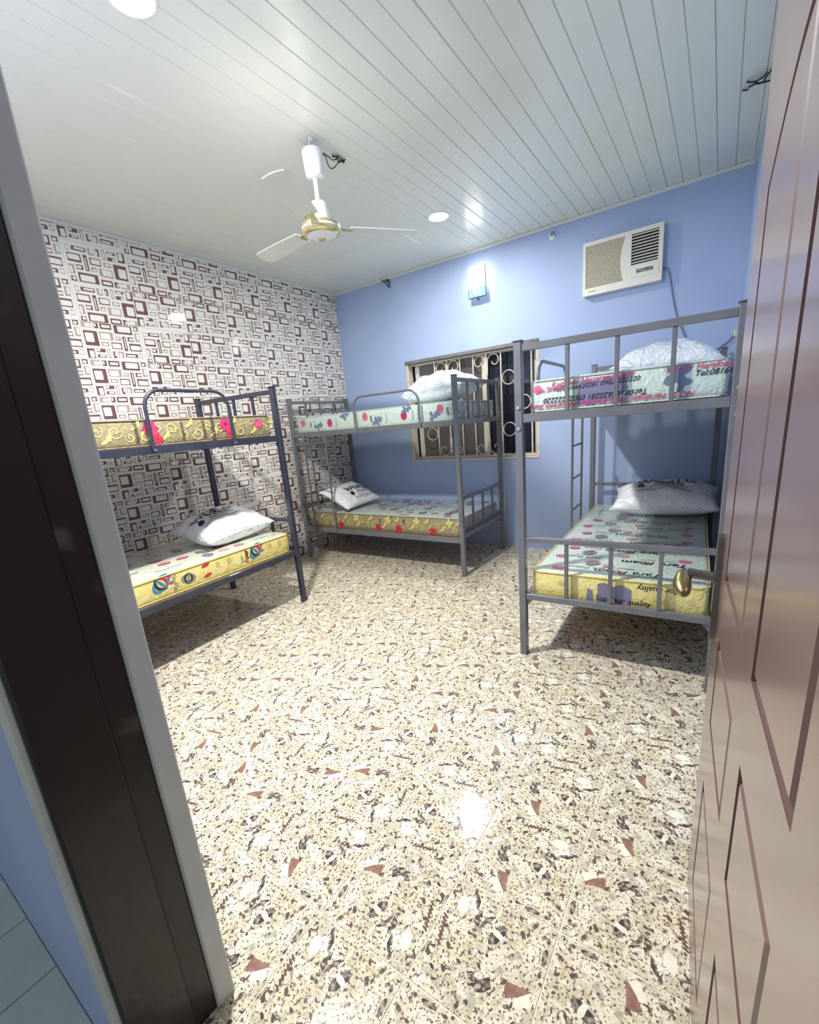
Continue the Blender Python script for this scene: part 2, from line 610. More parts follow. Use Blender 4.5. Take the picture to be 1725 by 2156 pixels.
# ---- left wall: 41 x 26 cm glazed wall tiles with a printed block pattern
wl = struct(MB().box(XL - 0.16, XL - 0.004, YF - 0.24, YB + 0.2, -0.06, H + 0.06).build('wall_left', 'tile_joint'))
TW, TH = 0.410, 0.263
RECTS = [('t', (95, 62), (332, 205), (172, 95), (322, 190)), ('b', (340, 90), (465, 222), (352, 105), (412, 185)),
         ('b', (470, 105), (742, 260), (510, 140), (705, 222)), ('b', (762, 145), (1210, 388), (845, 175), (1165, 340)),
         ('b', (1205, 195), (1340, 308), (1225, 220), (1308, 290)), ('b', (145, 245), (505, 600), (180, 295), (400, 515)),
         ('t', (470, 285), (800, 492), (500, 320), (730, 470)), ('t', (820, 400), (955, 505), (840, 415), (920, 470)),
         ('b', (970, 410), (1125, 745), (1005, 435), (1090, 690)), ('b', (1090, 425), (1248, 540), (1130, 450), (1235, 520)),
         ('t', (1240, 340), (1395, 548), (1285, 360), (1375, 510)), ('b', (535, 515), (702, 612), (550, 530), (685, 600)),
         ('b', (735, 525), (998, 700), (755, 550), (970, 680)), ('b', (1130, 570), (1440, 775), (1165, 615), (1420, 750)),
         ('b', (230, 630), (435, 860), (285, 680), (415, 845)), ('b', (437, 645), (632, 745), (445, 652), (520, 715)),
         ('b', (455, 775), (655, 862), (505, 790), (635, 845)), ('t', (645, 665), (765, 880), (670, 690), (745, 860)),
         ('b', (778, 730), (885, 885), (815, 745), (870, 845)), ('t', (892, 735), (1045, 895), (915, 770), (1000, 885)),
         ('b', (1058, 790), (1360, 912), (1085, 820), (1305, 890)), ('t', (1372, 805), (1478, 930), (1385, 825), (1465, 915))]


def t_uv(p):
    a, b = p[0] - 85, p[1] - 50
    det = 1273 * 822 - 203 * 162
    return ((a * 822 - b * 203) / det, (1273 * b - 162 * a) / det)


def wall_tile_mesh():
    mb = MB()
    hw, hh = TW / 2 - 0.0006, TH / 2 - 0.0006
    mb.box(-0.008, 0.0, -hw, hw, -hh, hh, 0.0012, 0)

    def yz(u, v):
        return ((u - 0.5) * TW, (0.5 - v) * TH)

    def rrect(y0, y1, z0, z1, r):
        r = min(r, 0.45 * (y1 - y0), 0.45 * (z1 - z0))
        pts = []
        for cx, cz, a0 in ((y1 - r, z1 - r, 0), (y0 + r, z1 - r, PI / 2), (y0 + r, z0 + r, PI), (y1 - r, z0 + r, 1.5 * PI)):
            for k in range(4):
                pts.append((cx + r * math.cos(a0 + k * PI / 6), cz + r * math.sin(a0 + k * PI / 6)))
        return pts
    for c, a, b, ia, ib in RECTS:
        mi = 1 if c == 'b' else 2
        (y0, z1), (y1, z0) = yz(*t_uv(a)), yz(*t_uv(b))
        pts = rrect(y0, y1, z0, z1, 0.001)
        mb.add([(0.0002, p, q) for p, q in pts], [tuple(range(len(pts)))], mi)
        (y0, z1), (y1, z0) = yz(*t_uv(ia)), yz(*t_uv(ib))
        pts = rrect(y0, y1, z0, z1, 0.006)
        mb.add([(0.0004, p, q) for p, q in pts], [tuple(range(len(pts)))], 0)
    return mb.mesh('wall_tile', ['tile_white', 'tile_brown', 'tile_tan'])


wt_me = wall_tile_mesh()
Y0, Z0 = 0.682, 2.2686 - TH
for cidx in range(-3, 7):
    for ridx in range(-8, 4):
        y, z = Y0 + (cidx + 0.5) * TW, Z0 + (ridx + 0.5) * TH
        if z - TH / 2 > H or z + TH / 2 < 0 or y - TW / 2 > YB or y + TW / 2 < YF:
            continue
        flip = (ridx >= 2 and cidx >= 1) or rr.random() < 0.12
        mtx = Matrix.Translation((XL, y, z))
        if flip:
            mtx = mtx @ Matrix.Rotation(PI, 4, 'X')
        pl = []
        if z + TH / 2 > H - 0.002:
            pl.append(((0, 0, H - 0.002), (0, 0, 1)))
        if z - TH / 2 < 0:
            pl.append(((0, 0, 0.001), (0, 0, -1)))
        if y + TW / 2 > YB:
            pl.append(((0, YB, 0), (0, 1, 0)))
        if y - TW / 2 < YF:
            pl.append(((0, YF, 0), (0, -1, 0)))
        o = link('wall_tile', cut_mesh(wt_me, mtx, pl) if pl else wt_me, wl)
        o.matrix_local = mtx

# ---- back wall with the window opening
WX0, WX1, WZ0, WZ1 = -2.372, -0.872, 0.925, 2.018
mb = MB()
BY = YB + 0.20
mb.box(XL - 0.1, WX0, YB, BY, -0.06, H + 0.06)
mb.box(WX1, 0.95, YB, BY, -0.06, H + 0.06)
mb.box(WX0, WX1, YB, BY, -0.06, WZ0)
mb.box(WX0, WX1, YB, BY, WZ1, H + 0.06)
struct(mb.build('wall_back', 'blue_paint'))
# ---- right wall
mb = MB()
x0, x1 = xr(YB + 0.1), xr(YO - 0.1)
mb.add([(x0, YB + 0.1, -0.06), (x1, YO - 0.1, -0.06), (x1 + 0.16, YO - 0.1, -0.06), (x0 + 0.16, YB + 0.1, -0.06),
        (x0, YB + 0.1, H + 0.06), (x1, YO - 0.1, H + 0.06), (x1 + 0.16, YO - 0.1, H + 0.06), (x0 + 0.16, YB + 0.1, H + 0.06)],
       [(0, 1, 2, 3), (4, 5, 6, 7), (0, 1, 5, 4), (1, 2, 6, 5), (2, 3, 7, 6), (3, 0, 4, 7)])
struct(mb.build('wall_right', 'blue_paint'))
# ---- door wall
JX = -0.362                      # face of the left jamb
mb = MB()
mb.box(XL - 0.1, JX - 0.05, YO, YF, -0.06, H + 0.06)
mb.box(JX - 0.05, 0.76, YO, YF, 2.16, H + 0.06)
wf = struct(mb.build('wall_front', 'blue_paint'))
MB().box(JX - 0.052, JX + 0.004, -0.592, YF + 0.001, 0.001, 2.15, 0.004).build('plaster_reveal', 'grey_plaster', wf)
MB().box(JX - 0.052, JX - 0.004, YO - 0.0005, YO + 0.014, 0.001, 2.15, 0.003).build('plaster_edge', 'grey_plaster', wf)
# ---- hall in front of the door
hf = struct(MB().box(-3.4, 1.4, -2.6, YO, -0.06, -0.003).build('floor_hall', 'hall_grout'))
for i in range(-11, 4):
    for j in range(5):
        a = -1.077 + 0.237 * (i + 5)
        y1 = YO - 0.002 - 0.36 * j
        if a > 1.3 or a < -3.3:
            continue
        MB().box(a + 0.002, a + 0.235, y1 - 0.357, y1, -0.008, 0.0, 0.001).build('hall_tile', 'hall_floor', hf)

# ---- ceiling of narrow PVC boards
ce = struct(MB().box(XL - 0.1, 0.95, YF - 0.2, YB + 0.15, H + 0.012, H + 0.06).build('ceiling', 'pvc_back'))


def ceiling_board_mesh(w):
    prof = [(0, 0.010), (0, 0.005), (0.0035, 0), (w - 0.0035, 0), (w, 0.005), (w, 0.010)]
    y0, y1 = YF - 0.001, YB + 0.001
    n = len(prof)
    vs = [(a, y0, z) for a, z in prof] + [(a, y1, z) for a, z in prof]
    fs = [(k, k + 1, n + k + 1, n + k) for k in range(n - 1)] + [(n - 1, 0, n, 2 * n - 1), tuple(range(n))[::-1], tuple(range(n, 2 * n))]
    mb = MB().add(vs, fs)
    me = mb.mesh('ceiling_board', ['pvc'])
    bm = bmesh.new()
    bm.from_mesh(me)
    bmesh.ops.recalc_face_normals(bm, faces=bm.faces[:])
    bm.to_mesh(me)
    bm.free()
    return me


cb = ceiling_board_mesh(0.1032)
k = 0
x = 0.630 + 0.104
while x > XL - 0.05:
    if x - 0.104 < XL:
        w = x - XL
        if w > 0.01:
            o = link('ceiling_board', ceiling_board_mesh(w - 0.0008), ce)
            o.location = (XL, 0, H)
        break
    o = link('ceiling_board', cb, ce)
    o.location = (x - 0.1036, 0, H + (0.0006 if k % 3 else -0.0004))
    x -= 0.104
    k += 1
# thin cover strips where the ceiling meets the walls
struct(MB().box(XL, xr(YB), YB - 0.014, YB, H - 0.026, H, 0.003).build('trim_1', 'pvc_trim'))
struct(MB().box(XL, XL + 0.014, YF, YB - 0.014, H - 0.022, H, 0.003).build('trim_2', 'pvc_trim'))
mb = MB()
a, b = (xr(YB - 0.014), YB - 0.014), (xr(YF), YF)
mb.add([(a[0] - 0.014, a[1], H - 0.024), (b[0] - 0.014, b[1], H - 0.024), (b[0], b[1], H - 0.024), (a[0], a[1], H - 0.024),
        (a[0] - 0.014, a[1], H), (b[0] - 0.014, b[1], H), (b[0], b[1], H), (a[0], a[1], H)],
       [(0, 1, 2, 3), (4, 5, 6, 7), (0, 1, 5, 4), (1, 2, 6, 5), (2, 3, 7, 6), (3, 0, 4, 7)])
struct(mb.build('trim_3', 'pvc_trim'))

# ---- door frame
dfm = struct(empty('trim_4', (JX, -0.68, 0)))


def rel(mb, o):
    l = o.location
    mb.v = [(a - l.x, b - l.y, c - l.z) for a, b, c in mb.v]
    return mb


rel(MB().box(JX - 0.05, JX - 0.004, -0.645, -0.592, 0, 2.10, 0.003), dfm).build('jamb', 'frame_worn', dfm)
rel(MB().box(JX - 0.05, JX + 0.008, -0.762, -0.645, 0, 2.09, 0.004), dfm).build('jamb_stop', 'frame_dark', dfm)
rel(MB().box(0.712, xr(-0.7) - 0.001, -0.762, -0.592, 0, 2.10, 0.003), dfm).build('jamb', 'frame_dark', dfm)
rel(MB().box(JX - 0.05, xr(-0.7) - 0.001, -0.762, -0.592, 2.10, 2.158, 0.003), dfm).build('head', 'frame_dark', dfm)

# ---- door leaf, standing open into the room along the right wall
FE, HG = Vector((0.583, 0.350, 0)), Vector((0.645, -0.600, 0))
dr = struct(empty('door_1', (FE.x - 0.008, FE.y, 0)))
dr.rotation_euler = (0, 0.008, 0)      # the heavy leaf hangs a little out of plumb
dt = (HG - FE).normalized()
dn = Vector((dt.y, -dt.x, 0))          # out of the visible face, towards -x
DW, DZ0, DZ1 = (HG - FE).length, 0.012, 2.085


def dfn(u, z, d):
    p = dt * u + dn * d
    return (p.x, p.y, z)


MB().prism([(0, DZ0), (DW, DZ0), (DW, DZ1), (0, DZ1)], -0.045, -0.007, dfn).build('leaf_core', 'groove_shade', dr)
C1, C2 = (0.140, 0.438), (0.552, 0.815)
G = 0.013


def arch(u, side):
    lo, hi = (1.70, 1.825)
    k = (u - C1[0]) / (C1[1] - C1[0]) if side == 1 else (C2[1] - u) / (C2[1] - C2[0])
    return lo + (hi - lo) * math.sin(min(max(k, 0), 1) * PI / 2)


rows = [(0.135, 0.452), (0.612, 0.832), (0.972, None)]
fr = MB()
fr.prism([(0, DZ0), (C1[0], DZ0), (C1[0], DZ1), (0, DZ1)], -0.007, 0, dfn)
fr.prism([(C1[1], DZ0), (C2[0], DZ0), (C2[0], DZ1), (C1[1], DZ1)], -0.007, 0, dfn)
fr.prism([(C2[1], DZ0), (DW, DZ0), (DW, DZ1), (C2[1], DZ1)], -0.007, 0, dfn)
for side, (a, b) in ((1, C1), (2, C2)):
    for z0, z1 in ((DZ0, rows[0][0]), (rows[0][1], rows[1][0]), (rows[1][1], rows[2][0])):
        fr.prism([(a, z0), (b, z0), (b, z1), (a, z1)], -0.007, 0, dfn)
    us = [a + (b - a) * k / 10 for k in range(11)]
    for k in range(10):
        fr.prism([(us[k], arch(us[k], side)), (us[k + 1], arch(us[k + 1], side)), (us[k + 1], DZ1), (us[k], DZ1)], -0.007, 0, dfn)
fr.build('leaf_frame', 'door_brown', dr)
for side, (a, b) in ((1, C1), (2, C2)):
    for z0, z1 in rows:
        def ring(off, d):
            if z1 is None:
                us = [a + off + (b - a - 2 * off) * k / 10 for k in range(11)]
                pts = [(a + off, z0 + off), (b - off, z0 + off)] + [(u, arch(u, side) - off) for u in us[::-1]]
            else:
                pts = [(a + off, z0 + off), (b - off, z0 + off), (b - off, z1 - off), (a + off, z1 - off)]
            return [dfn(u, z, d) for u, z in pts]
        r0, r1, r2 = ring(G * 0.6, -0.007), ring(G, -0.0065), ring(G + 0.007, 0.0)
        n = len(r0)
        m = MB()
        m.add(r0 + r1 + r2, [(k, (k + 1) % n, n + (k + 1) % n, n + k) for k in range(n)] +
              [(n + k, n + (k + 1) % n, 2 * n + (k + 1) % n, 2 * n + k) for k in range(n)] + [tuple(2 * n + k for k in range(n))])
        m.build('panel', 'door_brown', dr)
# handle
pl = MB()
pts = []
for k in range(13):
    an = PI * k / 12
    pts.append((0.045 + 0.017 * math.cos(an), 1.035 + 0.017 * math.sin(an)))
for k in range(13):
    an = PI + PI * k / 12
    pts.append((0.045 + 0.017 * math.cos(an), 0.800 + 0.017 * math.sin(an)))
pl.prism(pts, 0.0, 0.012, dfn)
plate = pl.build('handle_plate', 'steel', dr)
tag(plate, 'long worn metal handle plate')
h = MB()
h.tube([dfn(0.045, 0.945, 0.012), dfn(0.045, 0.948, 0.040), dfn(0.045, 0.950, 0.066)], 0.0120, 12)
h.build('spindle', 'steel', plate, smooth=True)
h = MB()
lv = []
lr = []
for k in range(15):
    q = k / 14
    lv.append(dfn(0.034 + 0.080 * q, 0.951 - 0.020 * math.sin(q * PI * 0.6) - 0.010 * q, 0.072 + 0.004 * math.sin(q * PI)))
    lr.append(0.009 + 0.011 * abs(math.sin(min(1, q * 1.02) * PI)) ** 0.7 if q < 0.98 else 0.007)
h.tube(lv, lr, 14)
tag(h.build('lever', 'brass', plate, smooth=True), 'brass lever')
h = MB()
h.tube([dfn(0.045, 0.850, 0.011), dfn(0.045, 0.850, 0.014)], 0.007, 12)
h.build('keyhole', 'steel_dark', plate)

# ---- window with cream burglar grille
wn = struct(empty('window_1', ((WX0 + WX1) / 2, YB + 0.08, WZ0)))


def wpart(mb, name, m, parent=wn, smooth=False):
    o = rel(mb, wn).build(name, m, parent, smooth=smooth)
    return o


wpart(MB().box(WX0, WX1, YB - 0.012, YB + 0.055, WZ1 - 0.034, WZ1 - 0.0005, 0.003), 'lintel_shade_strip', 'lintel_shade_grey')  # grey strip painted as the shaded underside of the window recess
wpart(MB().box(WX0 + 0.001, WX1 - 0.001, YB - 0.006, YB + 0.10, WZ0 + 0.0005, WZ0 + 0.018, 0.003), 'window_sill', 'cream_metal')
wpart(MB().box(WX0 + 0.0005, WX0 + 0.03, YB + 0.002, YB + 0.10, WZ0 + 0.018, WZ1 - 0.034, 0.003), 'side_lining', 'cream_metal')
wpart(MB().box(WX1 - 0.03, WX1 - 0.0005, YB + 0.002, YB + 0.10, WZ0 + 0.018, WZ1 - 0.034, 0.003), 'side_lining', 'cream_metal')
SX = [(WX0 + 0.065, -1.44, YB + 0.088, 'glass_bronze'), (-1.495, -0.90, YB + 0.118, 'glass_dark')]
for a, b, y, gm in SX:
    m = MB()
    z0, z1 = WZ0 + 0.02, WZ1 - 0.036
    for q in ((a, a + 0.055, z0, z1), (b - 0.055, b, z0, z1), (a + 0.055, b - 0.055, z0, z0 + 0.022), (a + 0.055, b - 0.055, z1 - 0.020, z1)):
        m.box(q[0], q[1], y, y + 0.022, q[2], q[3], 0.002)
    s = wpart(m, 'sash', 'sash_white')
    wpart(MB().box(a + 0.05, b - 0.05, y + 0.009, y + 0.013, z0 + 0.015, z1 - 0.015), 'pane', gm, s)
wpart(MB().box(WX0 - 0.01, WX1 + 0.01, YB + 0.150, YB + 0.19, WZ0 - 0.01, WZ1 + 0.01), 'window_backing', 'glass_dark')  # dark sheet closing the opening behind the sashes
GY = YB + 0.045
gz0, gz1 = 0.965, 1.965
m = MB()
for q in ((WX0 + 0.031, WX1 - 0.031, gz1, gz1 + 0.018), (WX0 + 0.031, WX1 - 0.031, gz0 - 0.018, gz0)):
    m.box(q[0], q[1], GY - 0.007, GY + 0.007, q[2], q[3], 0.002)
gr = wpart(m, 'grille', 'cream_metal')
GB = [-2.025, -1.873, -1.720, -1.568, -1.421, -1.267, -1.113, -0.958]
for x in GB:
    wpart(MB().box(x - 0.0075, x + 0.0075, GY - 0.006, GY + 0.006, gz0, gz1, 0.002), 'grille_bar', 'cream_metal', gr)
for xc in (-1.873, -1.421):
    for sx in (-1, 1):
        for top in (1, -1):
            pts = []
            zt = gz1 - 0.012 if top == 1 else gz0 + 0.012
            R = 0.062
            for k in range(7):      # up along the middle bar
                q = k / 6
                pts.append((xc + sx * (0.010 + 0.004 * q * q), GY, zt - top * (0.19 - 0.13 * q)))
            for k in range(1, 22):  # over and curling in
                q = k / 21
                an = PI - q * 1.95 * PI
                rd = R * (1 - 0.66 * max(0, (q - 0.35) / 0.65))
                cxx = xc + sx * (0.014 + R + 0.012 * max(0, (q - 0.35)))
                pts.append((cxx + sx * rd * math.cos(an), GY, zt - top * (0.06 - rd * math.sin(an))))
            wpart(MB().tube(pts, 0.0052, 8), 'scroll', 'cream_metal', gr, True)
for xc, zs in ((-2.103, (1.217, 1.717)), (-1.644, (1.47,)), (-1.190, (1.217, 1.717)), (-1.036, (1.47,))):
    for zc in zs:
        pts = [(xc + 0.066 * math.cos(2 * PI * k / 28), GY, zc + 0.066 * math.sin(2 * PI * k / 28)) for k in range(29)]
        wpart(MB().tube(pts, 0.0055, 8, cap=False), 'ring', 'cream_metal', gr, True)

# ================================================================== BUNK BEDS
BW, BL, BH = 0.899, 1.938, 1.705


def make_bunk(loc, rz, along, length, lower, guard, ladder, color, gside, label):
    """along: 'x' or 'y'. local c = across 0..BW, l = along 0..length. gside: c of the open long side"""
    root = empty('bunk_bed', loc, rz)
    tag(root, label, 'bunk bed', 'metal bunk beds')

    def P(c, l, z):
        return (l, c, z) if along == 'x' else (c, l, z)

    def bx(c0, c1, l0, l1, z0, z1, bev=0.003):
        a, b = P(c0, l0, z0), P(c1, l1, z1)
        return MB().box(min(a[0], b[0]), max(a[0], b[0]), min(a[1], b[1]), max(a[1], b[1]), z0, z1, bev)
    h = 0.020
    L0 = BL - length
    out = 1 if gside > 0 else -1
    for c in (0, BW):
        for l in (L0, BL):
            p = bx(c - h, c + h, l - h, l + h, 0.0, BH - 0.004, 0.004).build('post', color, root)
            bx(c - h - 0.005, c + h + 0.005, l - h - 0.005, l + h + 0.005, BH - 0.005, BH, 0.001).build('cap', color, p)
            bx(c - h + 0.001, c + h - 0.001, l - h + 0.001, l + h - 0.001, 0, 0.012, 0).build('foot', 'steel_dark', p)
            for z in (1.387, 1.283):
                e = -1 if l < 1 else 1
                m = MB()
                m.tube([P(c, l + e * h, z), P(c, l + e * (h + 0.006), z)], 0.009, 8)
                m.build('bolt', 'bolt_zinc', p)
    for l in (L0, BL):
        for z0, z1 in ((1.652, 1.684), (1.312, 1.354), (0.680, 0.707), (lower, lower + 0.034)):
            bx(h, BW - h, l - 0.014, l + 0.014, z0, z1, 0.002).build('end_rail', color, root)
        for k in (1, 2, 3):
            c = BW * k / 4 + 0.010 * (k == 1) - 0.006 * (k == 3)
            for z0, z1 in ((1.354, 1.652), (lower + 0.034, 0.680)):
                bx(c - 0.0095, c + 0.0095, l - 0.0095, l + 0.0095, z0, z1, 0.002).build('end_bar', color, root)
        e = -1 if l < 1 else 1
        for c, sg in ((h, 1), (BW - h, -1)):   # little gussets under the lower end rail
            m = MB()
            pts = [(c, lower), (c + sg * 0.035, lower), (c, lower - 0.045)]
            m.prism(pts, l - 0.004, l + 0.004, lambda a, b, d: P(a, d, b))
            m.build('gusset', color, root)
    for c in (0, BW):
        for z0, z1 in ((1.308, 1.354), (lower - 0.045, lower + 0.002)):
            bx(c - 0.013, c + 0.013, L0 + h, BL - h, z0, z1, 0.002).build('side_rail', color, root)
    for z in (1.340, lower - 0.012):
        bx(0.016, BW - 0.016, L0 + 0.02, BL - 0.02, z, z + 0.012, 0).build('bed_board', 'plywood', root)
    # hooped guard rail bolted to the open side
    cg = gside + out * 0.024
    g0, g1, gt = guard
    pts = [P(cg, g0, 1.310), P(cg, g0, gt - 0.10)]
    for k in range(1, 7):
        a = PI - k * PI / 12
        pts.append(P(cg, g0 + 0.10 + 0.10 * math.cos(a), gt - 0.10 + 0.10 * math.sin(a)))
    for k in range(0, 7):
        a = PI / 2 - k * PI / 12
        pts.append(P(cg, g1 - 0.10 + 0.10 * math.cos(a), gt - 0.10 + 0.10 * math.sin(a)))
    pts.append(P(cg, g1, 1.310))
    g = MB().tube(pts, 0.0105, 10).build('guard_rail', color, root, smooth=True)
    for l in (g0, g1):
        m = MB()
        m.tube([P(gside + out * 0.034, l, 1.330), P(gside + out * 0.041, l, 1.330)], 0.008, 8)
        m.build('bolt', 'bolt_zinc', g)
    # ladder
    l0, l1 = ladder
    cl = gside + out * 0.022
    ld = None
    for l in (l0, l1):
        m = MB()
        m.tube([P(cl, l, 1.325), P(cl + out * 0.004, l, lower - 0.035)], 0.0095, 8)
        u = m.build('ladder_rail', color, root, smooth=True)
        if ld is None:
            ld = u
    for z in (1.085, 0.835, 0.588):
        m = MB()
        m.tube([P(cl, l0, z), P(cl, l1, z)], 0.0085, 8)
        m.build('ladder_rung', color, ld, smooth=True)
    return root


LB = dict(loc=(-2.982, -0.589, 0), rz=0.0598)
MBD = dict(loc=(-3.160, 2.393, 0), rz=0.0129)
RB = dict(loc=(-0.2892, 1.362, 0), rz=0.0307)
make_bunk(LB['loc'], LB['rz'], 'y', 1.860, 0.445, (0.955, 1.512, 1.662), (0.22, 0.53), 'bed_dark', BW,
          'near-black metal bunk bed standing along the patterned tiled wall, nearest the door jamb')
make_bunk(MBD['loc'], MBD['rz'], 'x', BL, 0.345, (0.885, 1.602, 1.632), (0.168, 0.470), 'bed_grey', 0,
          'dark grey metal bunk bed in the far corner in front of the barred window')
make_bunk(RB['loc'], RB['rz'], 'y', BL, 0.345, (0.405, 1.075, 1.645), (1.262, 1.595), 'bed_grey', 0,
          'grey metal bunk bed under the air conditioner, beside the open brown door')


# ================================================================== MATTRESSES
def rounded_slab(x0, x1, y0, y1, z0, z1, r=0.022, sag=0.0):
    bm = bmesh.new()
    bmesh.ops.create_cube(bm, size=1)
    for v in bm.verts:
        v.co = Vector(((x0 + x1) / 2 + v.co.x * (x1 - x0), (y0 + y1) / 2 + v.co.y * (y1 - y0), (z0 + z1) / 2 + v.co.z * (z1 - z0)))
    bmesh.ops.bevel(bm, geom=bm.edges[:], offset=r, segments=3, profile=0.5, affect='EDGES')
    return bm


def mattress(bed, box, mats, label):
    x0, x1, y0, y1, z0, z1 = box
    bm = rounded_slab(*box)
    mb = MB()
    bm.verts.index_update()
    vs = [v.co[:] for v in bm.verts]
    for f in bm.faces:
        n = f.normal
        pass
    bm.normal_update()
    mb.v = vs
    for f in bm.faces:
        mb.f.append(tuple(v.index for v in f.verts))
        n = f.normal
        mb.m.append(0 if n.z > 0.8 else (2 if abs(n.y if mats[3] == 'y' else n.x) > 0.7 and len(mats) > 2 else 1))
    bm.free()
    o = mb.build('mattress', mats[:3], None, smooth=True)
    o.location = bed['loc']
    o.rotation_euler = (0, 0, bed['rz'])
    tag(o, label, 'mattress', 'plastic-wrapped foam mattresses')
    # welt seams round the top and bottom edge
    for z in (z1 - 0.006, z0 + 0.006):
        e = 0.0015
        pts = [(x0 - e, y0 + .03, z), (x0 - e, y1 - .03, z), (x0 + .03, y1 + e, z), (x1 - .03, y1 + e, z), (x1 + e, y1 - .03, z),
               (x1 + e, y0 + .03, z), (x1 - .03, y0 - e, z), (x0 + .03, y0 - e, z), (x0 - e, y0 + .03, z)]
        MB().tube(pts, 0.004, 6, cap=False).build('piping', mats[1], o, smooth=True)
    return o


def swirls(P, s0, s1, t0, t1, seed):
    r = random.Random(seed)
    s = s0 + 0.06
    k = 0
    hgt = t1 - t0
    while s < s1 - 0.05:
        tt = t0 + hgt * (0.35 if k % 2 else 0.6)
        P.swirl(s, tt, 0.042, 'ink_yellow', 0.0065, 1 if k % 2 else -1, r.uniform(0, 6))
        P.swirl(s + 0.075, t0 + hgt * (0.62 if k % 2 else 0.36), 0.030, 'ink_yellow', 0.005, -1 if k % 2 else 1, r.uniform(0, 6))
        P.stem(s - 0.04, tt - 0.03, s + 0.10, tt + 0.04 * (1 if k % 2 else -1), 0.25, 'ink_yellow', 0.004)
        for q in range(3):
            P.ell(s + 0.105 + 0.014 * q, t0 + hgt * (0.72 if k % 2 == 0 else 0.25) + 0.012 * q, 0.024, 0.009, 'ink_yellow', 0.5 + 0.5 * q)
        s += 0.165
        k += 1


def word_rows(P, s0, s1, t0, t1, step, rot, words, seed, cols):
    """scattered rows of lettering and badges for the top of a mattress"""
    r = random.Random(seed)
    t = t0 + step / 2
    k = 0
    while t < t1 - 0.02:
        s = s0 + 0.10 + (0.12 if k % 2 else 0)
        while s < s1 - 0.06:
            q = r.random()
            if q < 0.36:
                P.badge(s, t, 0.042, 0.030, 'ink_rose' if q < 0.2 else 'ink_pink', 'ink_faint')
                s += 0.13
            elif q < 0.78:
                w = r.choice(words)
                big = r.random() < 0.5
                P.text(w, s + 0.06, t, 0.052 if big else 0.026, r.choice(cols), rot, 0.012 if big else 0.0)
                s += 0.06 * len(w) * 0.42 + 0.12
            else:
                P.ball(s + 0.02, t, 0.05, ['ink_violet', 'ink_grey', 'ink_rose', 'ink_violet', 'ink_grey'], r.uniform(0.9, 2.0))
                s += 0.15
        t += step
        k += 1


# ---- left bed, upper
m = mattress(LB, (0.035, 0.872, 0.115, 1.900, 1.353, 1.508), ['wrap_khaki', 'wrap_khaki', 'wrap_khaki', 'x'],
             'khaki mattress with yellow scrolls and red flowers on the upper bunk of the near-black bed')
P = Print()
swirls(P, 0.40, 1.86, 1.36, 1.50, 4)
for s in (0.985, 1.50):
    P.flower(s, 1.455, 0.045, 'ink_pink', 'ink_maroon', 6)
    P.flower(s + 0.03, 1.392, 0.036, 'ink_red', 'ink_maroon', 5)
P.badge(1.775, 1.445, 0.034, 0.034, 'ink_pink', 'ink_rose')
for s, w in ((0.90, 'National'), (1.18, 'Superior'), (1.33, 'Superior'), (1.395, 'Vitafoam')):
    P.text(w, s, 1.432, 0.034 if w != 'Vitafoam' else 0.046, 'ink_black', PI / 2, 0.01)
P.build('print', lambda s, t, h: (0.872 + h, s, t), m)
# ---- left bed, lower
m = mattress(LB, (0.035, 0.872, 0.115, 1.905, 0.447, 0.592), ['wrap_cream', 'wrap_yellow', 'wrap_yellow', 'x'],
             'yellow-sided mattress with coloured fans on the lower bunk of the near-black bed')
P = Print()
for s in (0.845, 1.565):
    P.ball(s, 0.545, 0.062, ['ink_teal', 'ink_black', 'ink_teal', 'ink_red', 'ink_teal'], 0.7)
    P.ell(s + 0.055, 0.575, 0.014, 0.011, 'ink_pink')
    P.ell(s + 0.060, 0.530, 0.012, 0.010, 'ink_pink')
P.text('VitaFlex', 0.93, 0.522, 0.046, 'ink_grey', -PI / 2, 0.0)
P.ball(1.02, 0.520, 0.045, ['ink_grey', 'ink_black', 'ink_grey', 'ink_black', 'ink_grey'], -0.2)
for s in (1.15, 1.155):
    P.ell(s, 0.565 - (s - 1.15) * 14, 0.030, 0.011, 'ink_red', 0.2)
P.text('Four', 1.475, 0.530, 0.052, 'ink_red', PI / 2, 0.012)
P.text('our', 1.478, 0.538, 0.050, 'ink_black', PI / 2, 0.010)
P.text('quality', 1.435, 0.518, 0.022, 'ink_black', PI / 2, 0.0)
for s in (1.24, 1.33, 1.70, 1.80):
    P.ball(s, 0.545, 0.026, ['ink_buff', 'ink_buff', 'ink_buff'], 0.4)
P.build('print', lambda s, t, h: (0.872 + h, s, t), m)
P = Print()
word_rows(P, 0.20, 1.88, 0.06, 0.85, 0.125, 0, ['VitaFlex', 'Superior', 'Quality', 'Foam'], 5, ['ink_grey', 'ink_faint', 'ink_grey'])
P.build('print', lambda s, t, h: (0.872 + 0.035 - t - 0.03, s, 0.592 + h), m)
# ---- middle bed, upper
m = mattress(MBD, (0.035, 1.905, 0.032, 0.868, 1.353, 1.511), ['wrap_pale', 'wrap_pale', 'wrap_mauve', 'x'],
             'pale green mattress with pink badges on the upper bunk in front of the window')
P = Print()
for s, mm in ((0.135, 'ink_rose'), (0.51, 'ink_pink'), (0.965, 'ink_rose'), (1.405, 'ink_pink'), (1.775, 'ink_rose')):
    P.badge(s, 1.428 if mm == 'ink_pink' else 1.452, 0.034, 0.040, mm, 'ink_maroon' if mm == 'ink_pink' else 'ink_pink')
for s in (0.34, 0.70, 1.09, 1.42, 1.70):
    tt = 1.398 if s in (0.34, 1.09, 1.70) else 1.478
    P.flower(s, tt, 0.044, 'ink_blue', 'ink_violet', 3, 0.4 + s)
    P.flower(s + 0.045, tt + 0.02, 0.030, 'ink_blue', 'ink_blue', 4, 1.0 + s)
